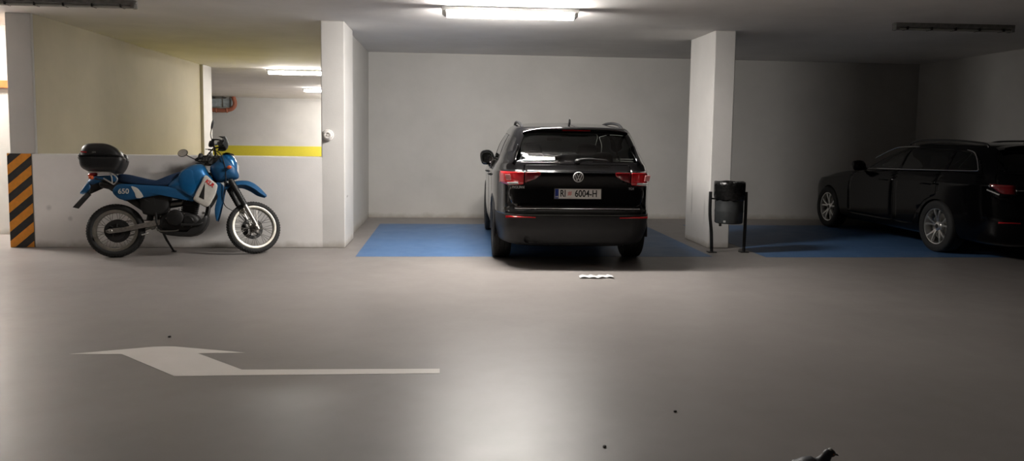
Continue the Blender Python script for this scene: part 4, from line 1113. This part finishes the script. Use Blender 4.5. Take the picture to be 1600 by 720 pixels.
    for s in (-1, 1):
        obj('grip', tube([P(.985, 1.262, s * .28), P(.965, 1.265, s * .405)], .018, n=14), M_rubber, h)
        obj('switch_block', pillow([(.955, 1.235), (1.005, 1.235), (1.01, 1.29), (.965, 1.30)], .03, fn=lambda u, w, v: P(u, w, s * .255 + v), e=4), M_plastic_d, h)
        obj('hand_lever', tube([P(1.0, 1.26, s * .235), P(1.045, 1.262, s * .27), P(1.04, 1.255, s * .40)], .008, sub=4), M_steel, h)
        # bark-buster style guard: shell in front of the grip
        rows = []
        for k, v in enumerate(np.linspace(.20, .45, 9)):
            t_ = (v - .20) / .25; uu = 1.065 + .08 * math.sin(t_ * PI * .9 + .2); hh = .045 + .045 * math.sin(t_ * PI * .85 + .35)
            wc = 1.250
            rows.append([P(uu - .012 - .05 * (t_ > .9), wc + hh, s * v), P(uu + .012, wc + hh * .4, s * v), P(uu + .012, wc - hh * .4, s * v), P(uu - .010, wc - hh * .8, s * v), P(uu - .016, wc - hh * .8, s * v), P(uu + .004, wc, s * v), P(uu - .018, wc + hh, s * v)])
        gd = obj('hand_guard', grid(rows, None, True, True, True), M_plastic_d, h)
        obj('guard_arm', tube([P(.965, 1.265, s * .41), P(1.0, 1.26, s * .445), P(1.07, 1.255, s * .43), P(1.12, 1.25, s * .34), P(1.08, 1.245, s * .22), P(1.04, 1.245, s * .18)], .009, sub=5), M_plastic_d, gd)
    def mirror(v, base, mid, head, tilt, name):
        st_ = steer(obj(name, tube([P(*base, v), P(*mid, v * 1.02), P(head[0], head[1], v * 1.06)], .006, sub=5), M_frame, root))
        b = lathe([(.001, .012), (.035, .010), (.055, .002), (.058, -.004), (.054, -.008), (.001, -.008)], 28, 'X', caps=False)
        hd = obj('mirror_shell', b, M_plastic_d, st_); c = P(head[0], head[1], v * 1.06)
        hd.matrix_local = Matrix.Translation(c) @ Euler(tilt).to_matrix().to_4x4() @ Matrix.Diagonal((1, 1.15, .85 if name == 'left_mirror' else 1.0, 1))
        gl = obj('mirror_glass', lathe([(.001, -.0095), (.050, -.0095), (.050, -.008), (.001, -.008)], 28, 'X', caps=False), M_mirror, hd)
    mirror(-.34, (.975, 1.27), (.93, 1.255), (.80, 1.325), (0, 0, math.radians(50)), 'left_mirror')
    mirror(.34, (.975, 1.27), (.955, 1.35), (.975, 1.47), (0, math.radians(14), math.radians(-17)), 'right_mirror')
    # cables
    obj('cable', tube([P(1.0, 1.25, .20), P(1.10, 1.23, .14), P(1.20, 1.02, .13), P(1.27, .80, .05), P(1.33, .62, -.05), P(1.44, .40, -.06)], .005, sub=6, n=6), M_plastic_d, root)
    obj('cable', tube([P(.99, 1.25, -.20), P(1.0, 1.20, -.10), P(.97, 1.15, -.02), P(.98, 1.08, .0)], .005, sub=6, n=6), M_plastic_d, root)
    obj('cable', tube([P(.985, 1.255, -.26), P(.90, 1.14, -.18), P(.95, 1.10, -.05)], .005, sub=6, n=6), M_plastic_d, root)
    obj('brake_hose', tube([P(1.03, 1.24, .22), P(1.16, 1.20, .16), P(1.22, .95, .14), P(1.19, .62, .11), P(1.32, .50, .02), P(1.44, .38, -.07)], .0055, sub=6, n=6), M_plastic_d, root)
    # foot controls
    obj('foot_peg', tube([P(.43, .33, .09), P(.42, .315, .20)], .013, n=8), M_steel, root)
    obj('foot_peg', tube([P(.43, .33, -.09), P(.42, .315, -.20)], .013, n=8), M_steel, root)
    obj('brake_pedal', tube([P(.46, .32, .12), P(.50, .29, .15), P(.66, .29, .165), P(.70, .30, .165)], .008, sub=3), M_steel, root)
    obj('passenger_peg', tube([P(.36, .27, .10), P(.30, .25, .15)], .010, n=8), M_brush, root)
    obj('side_stand', tube([(.50, .09, .27), (.52, .16, .20), (.575, .31, .068), (.58, .325, .062)], [.015, .014, .012, .012], n=10), M_frame, root)
    # foot lies flat on the floor
    Mi = M.inverted(); ft = Mi @ Vector((-3.332, 9.672, .006))
    fo = obj('stand_foot', lathe([(.001, .006), (.028, .006), (.032, 0), (.028, -.005), (.001, -.005)], 20, 'Z', caps=False), M_frame, root)
    fo.matrix_local = Matrix.Translation(ft) @ Mi.to_3x3().to_4x4()
    return root
build_motorcycle()
# ------------------------------------------------------------------ pigeon
def build_pigeon():
    t = thing('pigeon', 'dark grey pigeon standing on the floor in the near right foreground', 'bird', (1.402, 2.795, 0), math.radians(3))
    # spine from tail root to chest, neck and head: one continuous body
    sp = [((-.150, 0, .155), .012, .010), ((-.120, 0, .163), .030, .024), ((-.075, 0, .172), .050, .044), ((-.03, 0, .174), .060, .056), ((.012, 0, .190), .058, .058), ((.045, 0, .203), .047, .050), ((.062, 0, .215), .035, .037), ((.073, 0, .231), .0245, .026), ((.080, 0, .244), .0195, .0205), ((.088, 0, .256), .0185, .019), ((.100, 0, .259), .0165, .017), ((.112, 0, .2555), .011, .012), ((.118, 0, .2535), .004, .005)]
    pts = cat([p for p, a, b in sp], 4); ra = []
    for i in range(len(sp) - 1):
        for k in range(4): ra.append((sp[i][1] + (sp[i + 1][1] - sp[i][1]) * k / 4, sp[i][2] + (sp[i + 1][2] - sp[i][2]) * k / 4))
    ra.append(sp[-1][1:])
    rows = []
    for i, p in enumerate(pts):
        a = pts[max(i - 1, 0)]; b = pts[min(i + 1, len(pts) - 1)]; d = (b - a).normalized(); s = Vector((0, 1, 0)); u = d.cross(s).normalized() * -1
        rows.append([p + s * math.cos(2 * PI * k / 24) * ra[i][0] + u * math.sin(2 * PI * k / 24) * ra[i][1] for k in range(24)])
    body = obj('body', grid(rows, None, True, True, True), [M_feather, M_feather_n], t, angle=0)
    for pl in body.data.polygons:
        c = pl.center
        if .055 < c.x < .10 and .19 < c.z < .238: pl.material_index = 1
    for s in (-1, 1):
        obj('wing', pillow([(.05, .198), (.03, .224), (-.02, .220), (-.09, .188), (-.17, .168), (-.20, .152), (-.15, .146), (-.06, .145), (.02, .158)], .022, fn=lambda a, b, v: (a, s * (.042 + v - max(0, -a - .05) * .18), b), e=2.4, center=(-.05, .188)), M_feather, t)
        obj('wing_bar', tube([(-.02, s * .066, .205), (-.045, s * .068, .185), (-.05, s * .066, .168)], .006), M_hdark, t)
        obj('eye', ball((.1035, s * .0148, .2600), .0032, seg=12, rings=8), M_eye, t)
        obj('cere', ball((.118, s * .0035, .2565), (.004, .003, .0025), seg=10, rings=8), M_pale, t)
        lg = obj('leg', tube([(-.005, s * .025, .125), (-.012, s * .025, .075), (.004, s * .026, .04), (.0, s * .026, .008)], [.014, .006, .0035, .0035], n=10), M_leg, t)
        b = bmesh.new()
        for a in (-.5, 0, .5, PI): tube([(0, s * .026, .006), (.018 * math.cos(a), s * .026 + .018 * math.sin(a), .006), (.032 * math.cos(a), s * .026 + .032 * math.sin(a), .003)], [.0035, .003, .0012], b, n=8)
        obj('toes', b, M_leg, lg)
    obj('tail', pillow([(-.12, .19), (-.16, .188), (-.24, .166), (-.245, .158), (-.16, .170), (-.12, .168)], .03, fn=lambda a, b, v: (a, v * (1 + max(0, -a - .12) * 2), b), e=5), M_feather, t)
    obj('beak', tube([(.114, 0, .2540), (.126, 0, .2520), (.134, 0, .2470)], [.0050, .0036, .0008], n=10), M_beak, t)
    obj('crown_highlight', pillow([(.082, .264), (.090, .276), (.099, .2795), (.104, .276), (.095, .266)], .010, fn=lambda a, b, v: (a, v, b), e=2, sm=2), M_pale, t, label='pale patch standing in for the lamp highlight on the crown')  # lamp highlight on the head, modelled as a pale patch
    for (x, y, z) in ((.060, -.036, .222), (.090, -.030, .216)):
        obj('neck_fleck', ball((x, y, z), (.004, .006, .009), seg=10, rings=8), M_pale, t)
build_pigeon()

# ------------------------------------------------------------------ render look
w = bpy.data.worlds.new('world'); S.world = w; w.use_nodes = True
w.node_tree.nodes['Background'].inputs[0].default_value = (0, 0, 0, 1)
S.view_settings.view_transform = 'Standard'; S.view_settings.look = 'None'
S.view_settings.exposure = 2.2; S.view_settings.gamma = 1; S.view_settings.use_curve_mapping = False
S.cycles.use_denoising = True
S.cycles.max_bounces = 10; S.cycles.diffuse_bounces = 5; S.cycles.glossy_bounces = 5; S.cycles.transparent_max_bounces = 12
S.cycles.sample_clamp_indirect = 6
S.cycles.caustics_reflective = False
